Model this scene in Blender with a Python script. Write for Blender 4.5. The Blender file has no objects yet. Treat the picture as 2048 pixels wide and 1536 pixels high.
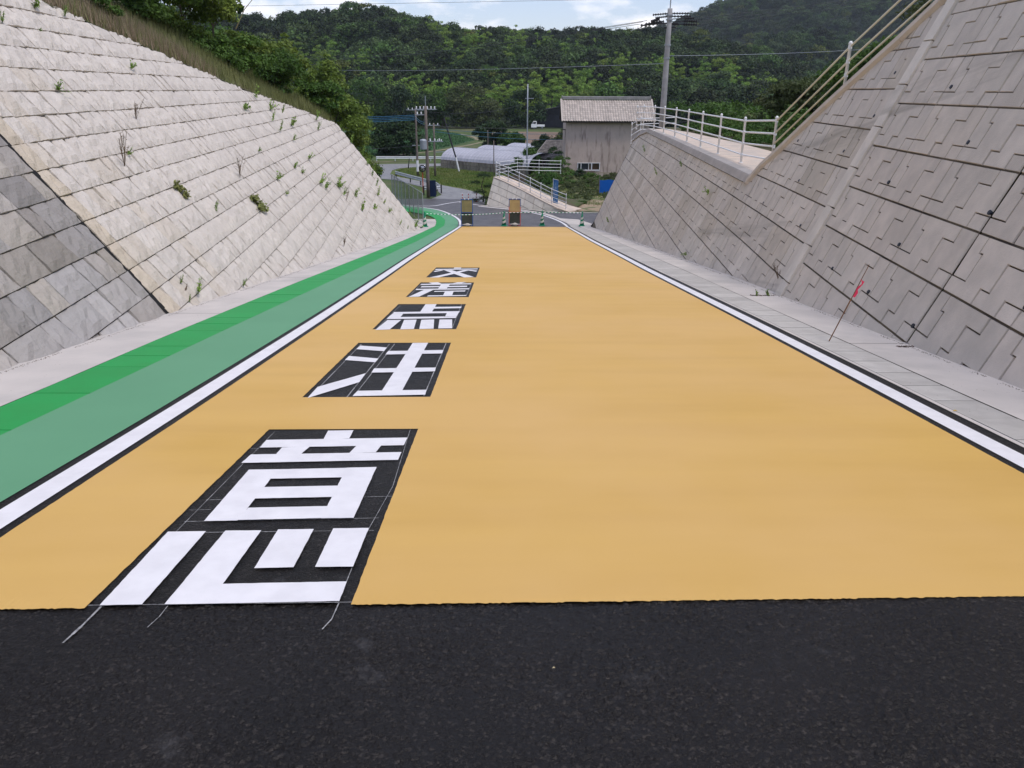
import bpy, bmesh, math, random
import numpy as np
from mathutils import Vector, Matrix
random.seed(7); RNG=np.random.default_rng(7)
sc=bpy.context.scene; COL=sc.collection
rad=math.radians
# ---------------------------------------------------------------- camera
F=1540.0; PITCH=rad(20.9); ROLL=rad(0.3); YAW=rad(-0.5446); G=math.tan(rad(7.5)); CZ=1.513
cam=bpy.data.cameras.new('camera'); co=bpy.data.objects.new('camera',cam); COL.objects.link(co)
cam.sensor_width=36; cam.lens=F/2048*36; cam.clip_start=0.05; cam.clip_end=6000
co.matrix_world=Matrix.Translation((0,0,CZ))@Matrix.Rotation(YAW,4,'Z')@Matrix.Rotation(math.pi/2-PITCH,4,'X')@Matrix.Rotation(ROLL,4,'Z')
sc.camera=co
# ---------------------------------------------------------------- sky
SUN_AZ=rad(123); SUN_EL=rad(63)
w=bpy.data.worlds.new('World'); sc.world=w; w.use_nodes=True
nt=w.node_tree; nt.nodes.clear(); nn=nt.nodes.new; L=nt.links.new
out=nn('ShaderNodeOutputWorld'); bg=nn('ShaderNodeBackground'); L(bg.outputs[0],out.inputs[0])
sky=nn('ShaderNodeTexSky'); sky.sky_type='NISHITA'; sky.sun_disc=False; sky.sun_elevation=SUN_EL; sky.sun_rotation=SUN_AZ
sky.air_density=1.1; sky.dust_density=.8; sky.ozone_density=3.5; bg.inputs[1].default_value=0.15
tc=nn('ShaderNodeTexCoord'); mp=nn('ShaderNodeMapping'); mp.inputs['Scale'].default_value=(1,1,2.6); mp.inputs['Location'].default_value=(3.1,0.6,0)
L(tc.outputs['Generated'],mp.inputs[0])
nz=nn('ShaderNodeTexNoise'); nz.inputs['Scale'].default_value=8.5; nz.inputs['Detail'].default_value=9; nz.inputs['Roughness'].default_value=.56
L(mp.outputs[0],nz.inputs['Vector'])
cr=nn('ShaderNodeValToRGB'); cr.color_ramp.elements[0].position=.5; cr.color_ramp.elements[0].color=(.14,.14,.14,1); cr.color_ramp.elements[1].position=.68; cr.color_ramp.elements[1].color=(.95,.95,.95,1)
L(nz.outputs['Fac'],cr.inputs[0])
mx=nn('ShaderNodeMix'); mx.data_type='RGBA'; tn=nn('ShaderNodeMix'); tn.data_type='RGBA'; tn.blend_type='MULTIPLY'; tn.inputs[0].default_value=1; tn.inputs[7].default_value=(.93,.90,1.04,1); L(sky.outputs[0],tn.inputs[6]); L(cr.outputs[0],mx.inputs[0]); L(tn.outputs[2],mx.inputs[6]); mx.inputs[7].default_value=(8.8,8.4,8.5,1)
L(mx.outputs[2],bg.inputs[0])
sl=bpy.data.lights.new('sun','SUN'); sl.energy=2.0; sl.angle=rad(11); sl.color=(1,.93,.84)
so=bpy.data.objects.new('sun',sl); COL.objects.link(so)
sd=Vector((math.sin(SUN_AZ)*math.cos(SUN_EL),math.cos(SUN_AZ)*math.cos(SUN_EL),math.sin(SUN_EL)))
so.rotation_euler=sd.to_track_quat('Z','Y').to_euler()
sc.view_settings.view_transform='Standard'; sc.view_settings.look='None'; sc.view_settings.gamma=1; sc.view_settings.exposure=0.08
sc.render.engine='CYCLES'; sc.cycles.max_bounces=6; sc.cycles.transparent_max_bounces=8
# ---------------------------------------------------------------- materials
MATS={}
def mat(name,c1,c2=None,scale=3,rough=.85,bump=0,bscale=None,island=0,stretch=(1,1,1),detail=6,spec=.3,tint=False,spots=None,transl=0,objrand=0,metal=0,p=(.35,.65),blotch=None,stain=None,alpha=None):
    if name in MATS: return MATS[name]
    m=bpy.data.materials.new(name); m.use_nodes=True; t=m.node_tree; nd=t.nodes; lk=t.links.new
    b=nd['Principled BSDF']; o=nd['Material Output']
    def mul(col,fac_out,lo,hi):
        mr=nd.new('ShaderNodeMapRange'); mr.inputs[3].default_value=lo; mr.inputs[4].default_value=hi; lk(fac_out,mr.inputs[0])
        v=nd.new('ShaderNodeMix'); v.data_type='RGBA'; v.blend_type='MULTIPLY'; v.inputs[0].default_value=1
        lk(col,v.inputs[6]); lk(mr.outputs[0],v.inputs[7]); return v.outputs[2]
    def mixc(fac,a,bc):
        v=nd.new('ShaderNodeMix'); v.data_type='RGBA'; lk(fac,v.inputs[0]); lk(a,v.inputs[6]); v.inputs[7].default_value=(*bc,1); return v.outputs[2]
    geo=nd.new('ShaderNodeNewGeometry'); mpn=nd.new('ShaderNodeMapping'); mpn.inputs['Scale'].default_value=stretch; lk(geo.outputs['Position'],mpn.inputs[0]); P=mpn.outputs[0]
    def noise(s,d=detail,r=.55,vec=P):
        n=nd.new('ShaderNodeTexNoise'); n.inputs['Scale'].default_value=s; n.inputs['Detail'].default_value=d; n.inputs['Roughness'].default_value=r; lk(vec,n.inputs['Vector']); return n.outputs['Fac']
    def ramp(f,a,bb):
        r=nd.new('ShaderNodeMapRange'); r.inputs[1].default_value=a; r.inputs[2].default_value=bb; lk(f,r.inputs[0]); return r.outputs[0]
    rgb=nd.new('ShaderNodeRGB'); rgb.outputs[0].default_value=(*c1,1); col=rgb.outputs[0]
    if c2 is not None: col=mixc(ramp(noise(scale),*p),col,c2)
    if blotch: col=mixc(ramp(noise(blotch[0],4,.6,geo.outputs['Position']),blotch[1],blotch[2]),col,blotch[3])
    if stain: 
        ms=nd.new('ShaderNodeMapping'); ms.inputs['Scale'].default_value=stain[4]; lk(geo.outputs['Position'],ms.inputs[0])
        col=mixc(ramp(noise(stain[0],5,.6,ms.outputs[0]),stain[1],stain[2]),col,stain[3])
    if spots:   # (scale, threshold, colour)
        v=nd.new('ShaderNodeTexVoronoi'); v.inputs['Scale'].default_value=spots[0]; lk(geo.outputs['Position'],v.inputs['Vector'])
        col=mixc(ramp(v.outputs['Distance'],spots[1],spots[1]*.6),col,spots[2])
    if island: col=mul(col,geo.outputs['Random Per Island'],1-island,1+island)
    if objrand:
        oi=nd.new('ShaderNodeObjectInfo'); col=mul(col,oi.outputs['Random'],1-objrand,1+objrand)
    if tint:
        a=nd.new('ShaderNodeAttribute'); a.attribute_name='tint'; v=nd.new('ShaderNodeMix'); v.data_type='RGBA'; v.blend_type='MULTIPLY'; v.inputs[0].default_value=1; lk(col,v.inputs[6]); lk(a.outputs['Color'],v.inputs[7]); col=v.outputs[2]
        if tint=='inst': a.attribute_type='INSTANCER'
    lk(col,b.inputs['Base Color']); b.inputs['Roughness'].default_value=rough; b.inputs['Specular IOR Level'].default_value=spec; b.inputs['Metallic'].default_value=metal
    if bump:
        bn=nd.new('ShaderNodeBump'); bn.inputs['Strength'].default_value=1; bn.inputs['Distance'].default_value=bump; lk(noise(bscale or scale*4,7,.6),bn.inputs['Height']); lk(bn.outputs[0],b.inputs['Normal'])
    if transl:
        tr=nd.new('ShaderNodeBsdfTranslucent'); lk(col,tr.inputs[0]); ms=nd.new('ShaderNodeMixShader'); ms.inputs[0].default_value=transl; lk(b.outputs[0],ms.inputs[1]); lk(tr.outputs[0],ms.inputs[2]); lk(ms.outputs[0],o.inputs[0])
    if alpha is not None: b.inputs['Alpha'].default_value=alpha
    MATS[name]=m; return m
def asphalt_mat(name,base,stone,scale,bump,chalk=0):
    m=bpy.data.materials.new(name); m.use_nodes=True; t=m.node_tree; nd=t.nodes; lk=t.links.new; b=nd['Principled BSDF']
    geo=nd.new('ShaderNodeNewGeometry'); P=geo.outputs['Position']
    wn=nd.new('ShaderNodeTexNoise'); wn.inputs['Scale'].default_value=scale*.8; lk(P,wn.inputs['Vector'])
    wm=nd.new('ShaderNodeMix'); wm.data_type='RGBA'; wm.blend_type='LINEAR_LIGHT'; wm.inputs[0].default_value=.012; lk(P,wm.inputs[6]); lk(wn.outputs['Color'],wm.inputs[7])
    v=nd.new('ShaderNodeTexVoronoi'); v.inputs['Scale'].default_value=scale; v.inputs['Randomness'].default_value=1; lk(wm.outputs[2],v.inputs['Vector'])
    v2=nd.new('ShaderNodeTexVoronoi'); v2.inputs['Scale'].default_value=scale*2.7; lk(P,v2.inputs['Vector'])
    n=nd.new('ShaderNodeTexNoise'); n.inputs['Scale'].default_value=1.7; n.inputs['Detail'].default_value=6; lk(P,n.inputs['Vector'])
    n3=nd.new('ShaderNodeTexNoise'); n3.inputs['Scale'].default_value=scale*.16; n3.inputs['Detail'].default_value=4; lk(P,n3.inputs['Vector'])
    sx=nd.new('ShaderNodeSeparateColor'); lk(v.outputs['Color'],sx.inputs[0])
    mr=nd.new('ShaderNodeMapRange'); mr.inputs[1].default_value=.86; mr.inputs[2].default_value=1; lk(sx.outputs[0],mr.inputs[0])
    a=nd.new('ShaderNodeMix'); a.data_type='RGBA'; a.inputs[6].default_value=(*base,1); a.inputs[7].default_value=(*stone,1); lk(mr.outputs[0],a.inputs[0])
    m2=nd.new('ShaderNodeMapRange'); m2.inputs[1].default_value=.35; m2.inputs[2].default_value=.7; m2.inputs[3].default_value=.8; m2.inputs[4].default_value=1.3; lk(n.outputs[0],m2.inputs[0])
    c=nd.new('ShaderNodeMix'); c.data_type='RGBA'; c.blend_type='MULTIPLY'; c.inputs[0].default_value=1; lk(a.outputs[2],c.inputs[6]); lk(m2.outputs[0],c.inputs[7]); col=c.outputs[2]
    if chalk:
        nc=nd.new('ShaderNodeTexNoise'); nc.inputs['Scale'].default_value=3.3; nc.inputs['Detail'].default_value=9; nc.inputs['Roughness'].default_value=.68; lk(P,nc.inputs['Vector'])
        rr=nd.new('ShaderNodeMapRange'); rr.inputs[1].default_value=.62; rr.inputs[2].default_value=.8; rr.inputs[4].default_value=chalk; lk(nc.outputs[0],rr.inputs[0])
        d=nd.new('ShaderNodeMix'); d.data_type='RGBA'; lk(rr.outputs[0],d.inputs[0]); lk(col,d.inputs[6]); d.inputs[7].default_value=(.2,.2,.21,1); col=d.outputs[2]
    lk(col,b.inputs['Base Color'])
    m3=nd.new('ShaderNodeMapRange'); m3.inputs[1].default_value=.3; m3.inputs[2].default_value=.7; m3.inputs[3].default_value=.35; m3.inputs[4].default_value=1.2; lk(n3.outputs[0],m3.inputs[0])
    h=nd.new('ShaderNodeMath'); h.operation='MULTIPLY_ADD'; lk(v2.outputs['Distance'],h.inputs[0]); h.inputs[1].default_value=.35; lk(v.outputs['Distance'],h.inputs[2])
    h2=nd.new('ShaderNodeMath'); h2.operation='MULTIPLY'; lk(h.outputs[0],h2.inputs[0]); lk(m3.outputs[0],h2.inputs[1])
    bn=nd.new('ShaderNodeBump'); bn.invert=True; bn.inputs['Strength'].default_value=1; bn.inputs['Distance'].default_value=bump; lk(h2.outputs[0],bn.inputs['Height']); lk(bn.outputs[0],b.inputs['Normal'])
    b.inputs['Roughness'].default_value=.5; b.inputs['Specular IOR Level'].default_value=.3
    MATS[name]=m; return m
M_ASPH=asphalt_mat('fresh_asphalt',(.0066,.0055,.0047),(.04,.036,.033),95,.012,.3)
M_ASPHR=asphalt_mat('fresh_asphalt_near',(.0062,.0048,.0039),(.033,.028,.024),105,.003,.25)
M_ASPH2=asphalt_mat('intersection_asphalt',(.09,.085,.086),(.15,.15,.15),70,.003)
M_OLD=asphalt_mat('old_asphalt',(.21,.208,.205),(.32,.31,.3),60,.002)
M_YEL=mat('yellow_coating',(.65,.405,.097),(.595,.36,.082),1.3,.62,.0012,420,blotch=(.35,.3,.75,(.69,.44,.16)),spots=(24,.032,(.24,.13,.05)),stretch=(.35,2.2,1),spec=.35)
M_WHITE=mat('white_road_paint',(.82,.81,.82),(.74,.73,.74),7,.5,.0008,260,spots=(9,.012,(.12,.12,.12)),spec=.4)
M_LG=mat('pale_green_coating',(.122,.33,.178),(.112,.31,.166),.9,.65,.001,400,spec=.35)
M_DG=mat('bright_green_coating',(.012,.325,.068),(.016,.30,.062),3,.6,.001,300,objrand=.03,spec=.35)
M_CONC=mat('pale_concrete',(.60,.555,.51),(.51,.475,.44),1.3,.85,.002,60,blotch=(.6,.5,.75,(.4,.385,.36)),spots=(7,.02,(.2,.17,.14)))
M_SLAB=mat('gutter_slab_concrete',(.49,.47,.435),(.42,.40,.37),5,.85,.002,120,objrand=.1)
M_CAP=mat('coping_concrete',(.47,.43,.39),(.38,.35,.315),2,.85,.003,50)
M_COPE=mat('cream_concrete',(.62,.55,.47),(.54,.48,.41),2,.85,.002,50)
M_STONE=mat('split_stone',(.60,.555,.495),(.55,.505,.45),3.5,.92,.02,22,island=.03,stretch=(1,1,1.3),tint=True,objrand=.02,blotch=(1.1,.66,.9,(.58,.54,.455)),stain=(26,.66,.72,(.42,.39,.375),(1,1.2,1)))
M_PANEL=mat('precast_panel',(.68,.61,.525),(.575,.52,.45),3.5,.9,.005,45,island=.025,tint=True,objrand=.03,blotch=(.5,.5,.75,(.58,.53,.455)),stain=(1.0,.6,.8,(.22,.2,.165),(3.2,.0,.35)) )
M_GAPSHADE=mat('joint_shade_strip',(.012,.012,.012),None,rough=.9)  # near-black colour standing in for shade inside the open wall joint
M_JOINT=mat('dark_joint',(.05,.042,.038),(.11,.09,.06),5,.95)
M_MOSSJ=mat('mossy_joint',(.17,.135,.09),(.06,.05,.042),1.3,.95)
M_WPIPE=mat('white_painted_steel',(.78,.79,.8),None,rough=.4,spec=.5)
M_BPIPE=mat('cream_painted_steel',(.72,.67,.52),None,rough=.4,spec=.5)
M_GALV=mat('galvanised_steel',(.36,.39,.42),(.3,.33,.36),6,.5,metal=.3)
M_POLE=mat('pole_concrete',(.34,.34,.34),(.27,.27,.27),3,.85,.002,30)
M_WOODP=mat('weathered_pole',(.2,.165,.14),(.14,.12,.105),4,.9,.004,20)
M_DARK=mat('dark_metal',(.03,.03,.033),None,rough=.6)
M_CGREEN=mat('cone_green',(.01,.23,.12),None,rough=.45)
M_CWHITE=mat('reflective_band',(.55,.56,.5),None,rough=.4)
M_NAVY=mat('navy_board',(.008,.02,.06),None,rough=.5)
M_BLUE=mat('blue_frame',(.02,.085,.28),None,rough=.5)
M_RED=mat('red_paint',(.5,.06,.04),None,rough=.5)
M_WIRE=mat('cable',(.05,.055,.06),None,rough=.6); M_TEAL=mat('blue_cable',(.03,.13,.22),None,rough=.6)
def leafmat(name,c1,c2,isl=.35,tr=.3,ob=.12,inst=False):
    return mat(name,c1,c2,.35,.6,island=isl,transl=tr,objrand=0 if inst else ob,spec=.25,tint='inst' if inst else False,detail=3)
# ---------------------------------------------------------------- mesh helpers
def tag(o,label=None,cat=None,group=None,kind=None):
    if label: o['label']=label
    if cat: o['category']=cat
    if group: o['group']=group
    if kind: o['kind']=kind
    return o
def empty(name,loc=(0,0,0),label=None,cat=None,group=None):
    o=bpy.data.objects.new(name,None); o.location=loc; o.empty_display_size=.2; COL.objects.link(o); return tag(o,label,cat,group)
def link(name,me,parent=None,mats=()):
    o=bpy.data.objects.new(name,me); COL.objects.link(o)
    for m in mats:
        if m.name not in [x.name for x in me.materials if x]: me.materials.append(m)
    if parent is not None:
        o.parent=parent; o.matrix_parent_inverse=Matrix.Translation(-Vector(parent.location))
    return o
class MB:
    def __init__(s): s.v=[]; s.f=[]; s.mi=[]; s.t=[]; s.cur=0; s.tint=(1,1,1)
    def add(s,vs,fs):
        b=len(s.v); s.v.extend(vs); s.f.extend([tuple(b+i for i in f) for f in fs]); s.mi.extend([s.cur]*len(fs)); s.t.extend([s.tint]*len(vs)); return s
    def box(s,c,d,R=None):
        x,y,z=[q/2 for q in d]; vs=[Vector((a*x,b*y,e*z)) for e in(-1,1) for b in(-1,1) for a in(-1,1)]
        if R is not None: vs=[R@v for v in vs]
        c=Vector(c); return s.add([tuple(v+c) for v in vs],[(0,2,3,1),(4,5,7,6),(0,1,5,4),(2,6,7,3),(0,4,6,2),(1,3,7,5)])
    def beam(s,a,b,wd,ht,up=(0,0,1)):
        a=Vector(a);b=Vector(b);y=(b-a);l=y.length;y.normalize();x=y.cross(Vector(up))
        if x.length<1e-4: x=Vector((1,0,0))
        x.normalize();z=x.cross(y);R=Matrix((x,y,z)).transposed(); return s.box((a+b)/2,(wd,l,ht),R)
    def tube(s,pts,r,n=8,cap=True,taper=None):
        pts=[Vector(p) for p in pts]; rings=[]; m=len(pts)
        prevx=None
        for i,p in enumerate(pts):
            d=(pts[min(i+1,m-1)]-pts[max(i-1,0)]).normalized()
            u=Vector((0,0,1)) if abs(d.z)<.95 else Vector((1,0,0))
            x=d.cross(u).normalized() if prevx is None else (prevx-d*prevx.dot(d)).normalized(); prevx=x; y=d.cross(x)
            rr=r if taper is None else r+(taper-r)*i/(m-1)
            rings.append([tuple(p+(x*math.cos(2*math.pi*k/n)+y*math.sin(2*math.pi*k/n))*rr) for k in range(n)])
        vs=[v for g in rings for v in g]; fs=[(i*n+k,i*n+(k+1)%n,(i+1)*n+(k+1)%n,(i+1)*n+k) for i in range(m-1) for k in range(n)]
        if cap: fs+= [tuple(range(n))[::-1],tuple((m-1)*n+k for k in range(n))]
        return s.add(vs,fs)
    def lathe(s,c,prof,n=16,axis=None):
        vs=[];fs=[];c=Vector(c)
        for r,z in prof:
            for k in range(n):
                q=Vector((r*math.cos(2*math.pi*k/n),r*math.sin(2*math.pi*k/n),z))
                if axis is not None: q=axis@q
                vs.append(tuple(c+q))
        m=len(prof)
        fs=[(i*n+k,i*n+(k+1)%n,(i+1)*n+(k+1)%n,(i+1)*n+k) for i in range(m-1) for k in range(n)]
        fs+=[tuple(range(n))[::-1],tuple((m-1)*n+k for k in range(n))]
        return s.add(vs,fs)
    def build(s,name,mats,parent=None,smooth=False,tint=False):
        me=bpy.data.meshes.new(name); me.from_pydata(s.v,[],s.f)
        if not isinstance(mats,(list,tuple)): mats=[mats]
        for m in mats: me.materials.append(m)
        if len(mats)>1: me.polygons.foreach_set('material_index',s.mi)
        if smooth: me.polygons.foreach_set('use_smooth',[True]*len(s.f))
        if tint:
            ca=me.color_attributes.new('tint','FLOAT_COLOR','POINT'); ca.data.foreach_set('color',[q for t in s.t for q in (*t,1)])
        me.update(); return link(name,me,parent)
def copy_tree(o,loc,rz=0,label=None):
    base=o.location.copy()
    def cp(a,parent):
        c=a.copy(); COL.objects.link(c)
        if parent is not None: c.parent=parent
        for ch in [x for x in ALLCH(a)]: cp(ch,c)
        return c
    r=cp(o,None); r.location=loc; r.rotation_euler.z=rz
    if label: r['label']=label
    return r
def ALLCH(a): return [x for x in bpy.data.objects if x.parent==a]
def interp(T,y,k=1):
    ys=[t[0] for t in T]; return float(np.interp(y,ys,[t[k] for t in T]))
# ---------------------------------------------------------------- ground heights
def gz(Y):
    if Y<46: return -G*Y
    if Y<90: return -G*46-0.035*(Y-46)
    return -G*46-0.035*44
def sm(a,b,x): t=min(1,max(0,(x-a)/(b-a))); return t*t*(3-2*t)
GL={"i":[[[-1.174,4.687],[-1.017,4.698],[-1.011,4.53],[-1.163,4.499]],[[-1.521,4.482],[-0.637,4.536],[-0.641,4.387],[-1.517,4.336]],[[-1.378,4.327],[-1.22,4.347],[-1.238,4.218],[-1.378,4.199]],[[-0.923,4.367],[-0.778,4.377],[-0.794,4.246],[-0.941,4.232]],[[-1.526,4.19],[-0.636,4.238],[-0.638,4.105],[-1.533,4.048]],[[-1.451,3.922],[-1.296,3.93],[-1.283,3.223],[-1.432,3.217]],[[-0.903,3.955],[-0.743,3.968],[-0.736,3.254],[-0.882,3.248]],[[-1.289,3.926],[-0.908,3.951],[-0.902,3.808],[-1.291,3.784]],[[-1.284,3.648],[-0.897,3.67],[-0.89,3.52],[-1.279,3.497]],[[-1.272,3.365],[-0.892,3.387],[-0.887,3.248],[-1.278,3.225]],[[-1.549,3.082],[-1.386,3.087],[-1.378,2.44],[-1.524,2.433]],[[-1.288,3.092],[-1.134,3.095],[-1.128,2.444],[-1.283,2.439]],[[-1.128,2.587],[-0.639,2.606],[-0.637,2.462],[-1.122,2.443]],[[-1.048,3.103],[-0.894,3.108],[-0.886,2.738],[-1.037,2.729]],[[-0.795,3.114],[-0.64,3.119],[-0.639,2.742],[-0.787,2.74]]],"c":[[[-1.523,7.748],[-1.241,7.649],[-1.237,7.455],[-1.529,7.563]],[[-1.536,7.196],[-1.237,7.07],[-1.234,6.906],[-1.534,7.008]],[[-1.532,5.912],[-1.238,6.425],[-1.239,6.091],[-1.532,5.553]],[[-0.991,7.904],[-0.836,7.916],[-0.837,5.805],[-0.989,5.79]],[[-1.185,7.447],[-0.979,7.463],[-0.98,7.299],[-1.188,7.275]],[[-0.828,7.486],[-0.638,7.506],[-0.637,7.332],[-0.83,7.313]],[[-1.19,6.614],[-0.992,6.63],[-0.992,6.467],[-1.186,6.449]],[[-0.833,6.642],[-0.64,6.654],[-0.637,6.504],[-0.835,6.479]],[[-1.182,5.767],[-0.641,5.806],[-0.636,5.655],[-1.189,5.607]]],"t":[[[-1.175,11.062],[-1.02,11.082],[-1.017,10.302],[-1.169,10.27]],[[-1.019,10.77],[-0.637,10.817],[-0.638,10.663],[-1.016,10.602]],[[-1.521,10.235],[-0.635,10.345],[-0.641,10.175],[-1.518,10.076]],[[-1.519,10.055],[-1.384,10.071],[-1.382,9.785],[-1.53,9.776]],[[-0.791,10.151],[-0.642,10.161],[-0.651,9.864],[-0.791,9.861]],[[-1.53,9.757],[-0.652,9.844],[-0.653,9.708],[-1.528,9.599]],[[-1.503,9.5],[-1.338,9.521],[-1.378,8.781],[-1.532,8.742]],[[-1.291,9.522],[-1.143,9.543],[-1.096,8.822],[-1.244,8.783]],[[-1.071,9.526],[-0.919,9.559],[-0.862,8.841],[-1.021,8.812]],[[-0.84,9.548],[-0.689,9.563],[-0.643,8.872],[-0.798,8.853]]],"s":[[[-1.423,14.11],[-1.273,14.193],[-1.186,13.962],[-1.343,13.907]],[[-0.894,14.177],[-0.733,14.248],[-0.824,14.023],[-0.978,13.993]],[[-1.528,13.876],[-0.633,14.003],[-0.639,13.838],[-1.543,13.701]],[[-1.168,13.749],[-1.017,13.778],[-1.027,13.158],[-1.166,13.132]],[[-1.486,13.484],[-1.179,13.517],[-1.182,13.339],[-1.492,13.296]],[[-1.01,13.533],[-0.687,13.59],[-0.69,13.387],[-1.015,13.343]],[[-1.532,13.044],[-0.635,13.169],[-0.636,13.011],[-1.53,12.889]],[[-1.39,12.87],[-1.236,12.896],[-1.378,11.965],[-1.534,11.914]],[[-1.189,12.724],[-0.681,12.823],[-0.686,12.673],[-1.192,12.618]],[[-1.008,12.612],[-0.874,12.637],[-0.866,12.16],[-1.0,12.127]],[[-1.24,12.102],[-0.629,12.155],[-0.636,12.058],[-1.244,11.968]]],"k":[[[-1.159,17.426],[-1.011,17.471],[-1.012,17.199],[-1.165,17.175]],[[-1.551,17.028],[-0.623,17.176],[-0.627,16.968],[-1.546,16.788]],[[-1.349,16.741],[-1.189,16.765],[-0.634,15.212],[-0.821,15.131]],[[-0.907,16.775],[-0.763,16.798],[-1.331,15.115],[-1.51,15.08]],[[-1.511,16.311],[-1.551,16.483],[-1.421,16.738],[-1.358,16.65]],[[-0.765,16.78],[-0.618,16.605],[-0.634,16.393],[-0.829,16.669]]]}
CH=[[[-1.526,2.436],[-1.526,2.294],[-1.533,2.187]],[[-1.277,2.436],[-1.275,2.359],[-1.286,2.286]],[[-0.634,2.456],[-0.636,2.341],[-0.655,2.272]],[[-1.53,4.68],[-1.524,3.103]],[[-0.637,4.722],[-0.604,3.684],[-0.639,3.116]],[[-1.573,2.431],[-0.583,2.453]],[[-1.535,3.09],[-0.611,3.116]],[[-1.532,3.217],[-0.612,3.26]],[[-1.626,4.317],[-1.524,4.322]],[[-1.532,3.487],[-1.436,3.493]],[[-0.755,3.527],[-0.583,3.54]],[[-1.565,3.356],[-1.461,3.362]],[[-0.638,2.458],[-0.64,2.746]],[[-1.537,7.848],[-1.527,5.89]],[[-1.239,7.871],[-1.236,5.573]],[[-1.185,7.882],[-1.188,5.599]],[[-0.639,7.928],[-0.64,5.636]],[[-1.564,5.545],[-1.178,5.607]],[[-0.648,11.114],[-0.641,8.926]],[[-1.536,10.973],[-1.538,8.778]],[[-1.544,14.029],[-1.546,12.008]],[[-0.627,14.029],[-0.632,12.224]]]
WD=[[14.65,2.77,0.4,0],[15.84,2.75,0.21,0],[12.94,2.43,0.17,0],[14.07,2.39,0.07,1],[17.0,1.88,0.18,1],[12.76,1.48,0.17,1],[23.97,0.95,0.34,1],[26.59,1.23,0.45,0],[27.62,0.87,0.32,1],[29.14,0.71,0.3,0],[26.51,0.56,0.31,0],[28.86,0.28,0.37,1],[26.28,0.23,0.34,0],[35.38,0.25,0.46,0],[33.81,-0.09,0.35,0],[27.24,-0.1,0.21,1],[13.98,-0.14,0.29,2],[17.55,-0.81,0.41,2],[14.82,-0.66,0.21,0],[13.18,0.49,0.12,1],[21.56,-0.06,0.14,1],[21.1,-0.73,0.25,1],[24.17,-0.71,0.22,1],[24.55,-0.9,0.19,1],[27.15,-0.71,0.25,1],[25.88,-1.36,0.34,1],[28.62,-1.76,0.52,1],[26.15,-1.53,0.31,1],[20.7,-1.07,0.13,1],[27.92,-2.17,0.4,3],[29.29,-2.71,0.38,1],[32.19,-3.05,0.38,1],[35.73,-3.01,0.46,0],[37.53,-2.78,0.39,0],[38.65,-2.43,0.55,0],[40.29,-2.06,0.52,0],[41.94,-1.7,0.82,0],[40.77,-1.01,0.69,0],[43.95,-0.61,0.51,0],[35.22,-3.65,0.27,1],[35.85,-3.34,0.23,1],[28.35,-2.01,0.26,1],[11.04,-1.15,0.13,0],[11.28,-1.36,0.25,0],[10.8,-1.36,0.11,0],[13.06,-1.68,0.14,0],[11.0,-1.25,0.1,3],[14.85,0.97,0.39,4],[12.65,0.34,0.57,4],[18.03,-0.37,0.47,4],[22.21,-2.72,0.29,4],[39.98,-5.06,0.57,1],[36.67,-4.65,0.19,0],[35.39,-4.26,0.28,0],[44.58,-5.36,0.75,0],[41.69,-4.7,0.22,1],[30.32,-2.29,0.32,1]]
def inset(poly,d,dy=None):
    dy=d if dy is None else dy
    n=len(poly); out=[]
    for i in range(n):
        a,b,c=poly[i-1],poly[i],poly[(i+1)%n]
        e1=(b[0]-a[0],b[1]-a[1]);e2=(c[0]-b[0],c[1]-b[1]); l1=math.hypot(*e1);l2=math.hypot(*e2)
        n1=(-e1[1]/l1,e1[0]/l1);n2=(-e2[1]/l2,e2[0]/l2)
        if abs(e1[0]*e2[1]-e1[1]*e2[0])<1e-9: out.append((b[0]+n1[0]*d,b[1]+n1[1]*dy))
        else: out.append((b[0]+(n1[0]+n2[0])*d,b[1]+(n1[1]+n2[1])*dy))
    return out
# ---------------------------------------------------------------- road curves (x,y polylines)
def dens(pl,step=.5):
    out=[]
    for a,b in zip(pl,pl[1:]):
        n=max(1,int(math.hypot(b[0]-a[0],b[1]-a[1])/step))
        out+= [(a[0]+(b[0]-a[0])*i/n,a[1]+(b[1]-a[1])*i/n) for i in range(n)]
    return out+[pl[-1]]
def smooth(pl,step=.5,it=6):
    p=dens(pl,step)
    for _ in range(it): p=[p[0]]+[((p[i-1][0]+2*p[i][0]+p[i+1][0])/4,(p[i-1][1]+2*p[i][1]+p[i+1][1])/4) for i in range(1,len(p)-1)]+[p[-1]]
    return p
def offs(pl,d):
    o=[]
    for i,p in enumerate(pl):
        a=pl[max(0,i-1)];b=pl[min(len(pl)-1,i+1)]; dx,dy=b[0]-a[0],b[1]-a[1]; l=math.hypot(dx,dy); dd=d[i] if isinstance(d,list) else d
        o.append((p[0]+dy/l*dd,p[1]-dx/l*dd))
    return o
LL=smooth([(-2.43,-4),(-2.43,3),(-2.40,5),(-2.41,9),(-2.47,15),(-2.54,20),(-2.6,30),(-2.63,40),(-2.68,46),(-2.76,48),(-2.88,49.2),(-3.15,50.4),(-3.48,51.5),(-4.02,53.3),(-4.58,54.7),(-5.1,55.6),(-6.5,56.9),(-8.5,58.3)])
LB=smooth([(-3.28,-4),(-3.28,5.5),(-3.31,9),(-3.31,16),(-3.33,30),(-3.45,37),(-3.66,44.4),(-3.68,47.3),(-3.78,49.2),(-4.1,50.8),(-4.69,52.5),(-5.45,54.2),(-7.5,56.5),(-9,57.5)])
LO=smooth([(-3.7,-4),(-3.72,5.5),(-3.82,8),(-3.88,14),(-3.88,22),(-3.9,30),(-3.98,36),(-4.12,42.4),(-4.19,46.7),(-4.25,48.5),(-4.46,49.8),(-4.81,51.1),(-5.6,52.6),(-7.6,54.6),(-9.2,55.6)])
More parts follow.
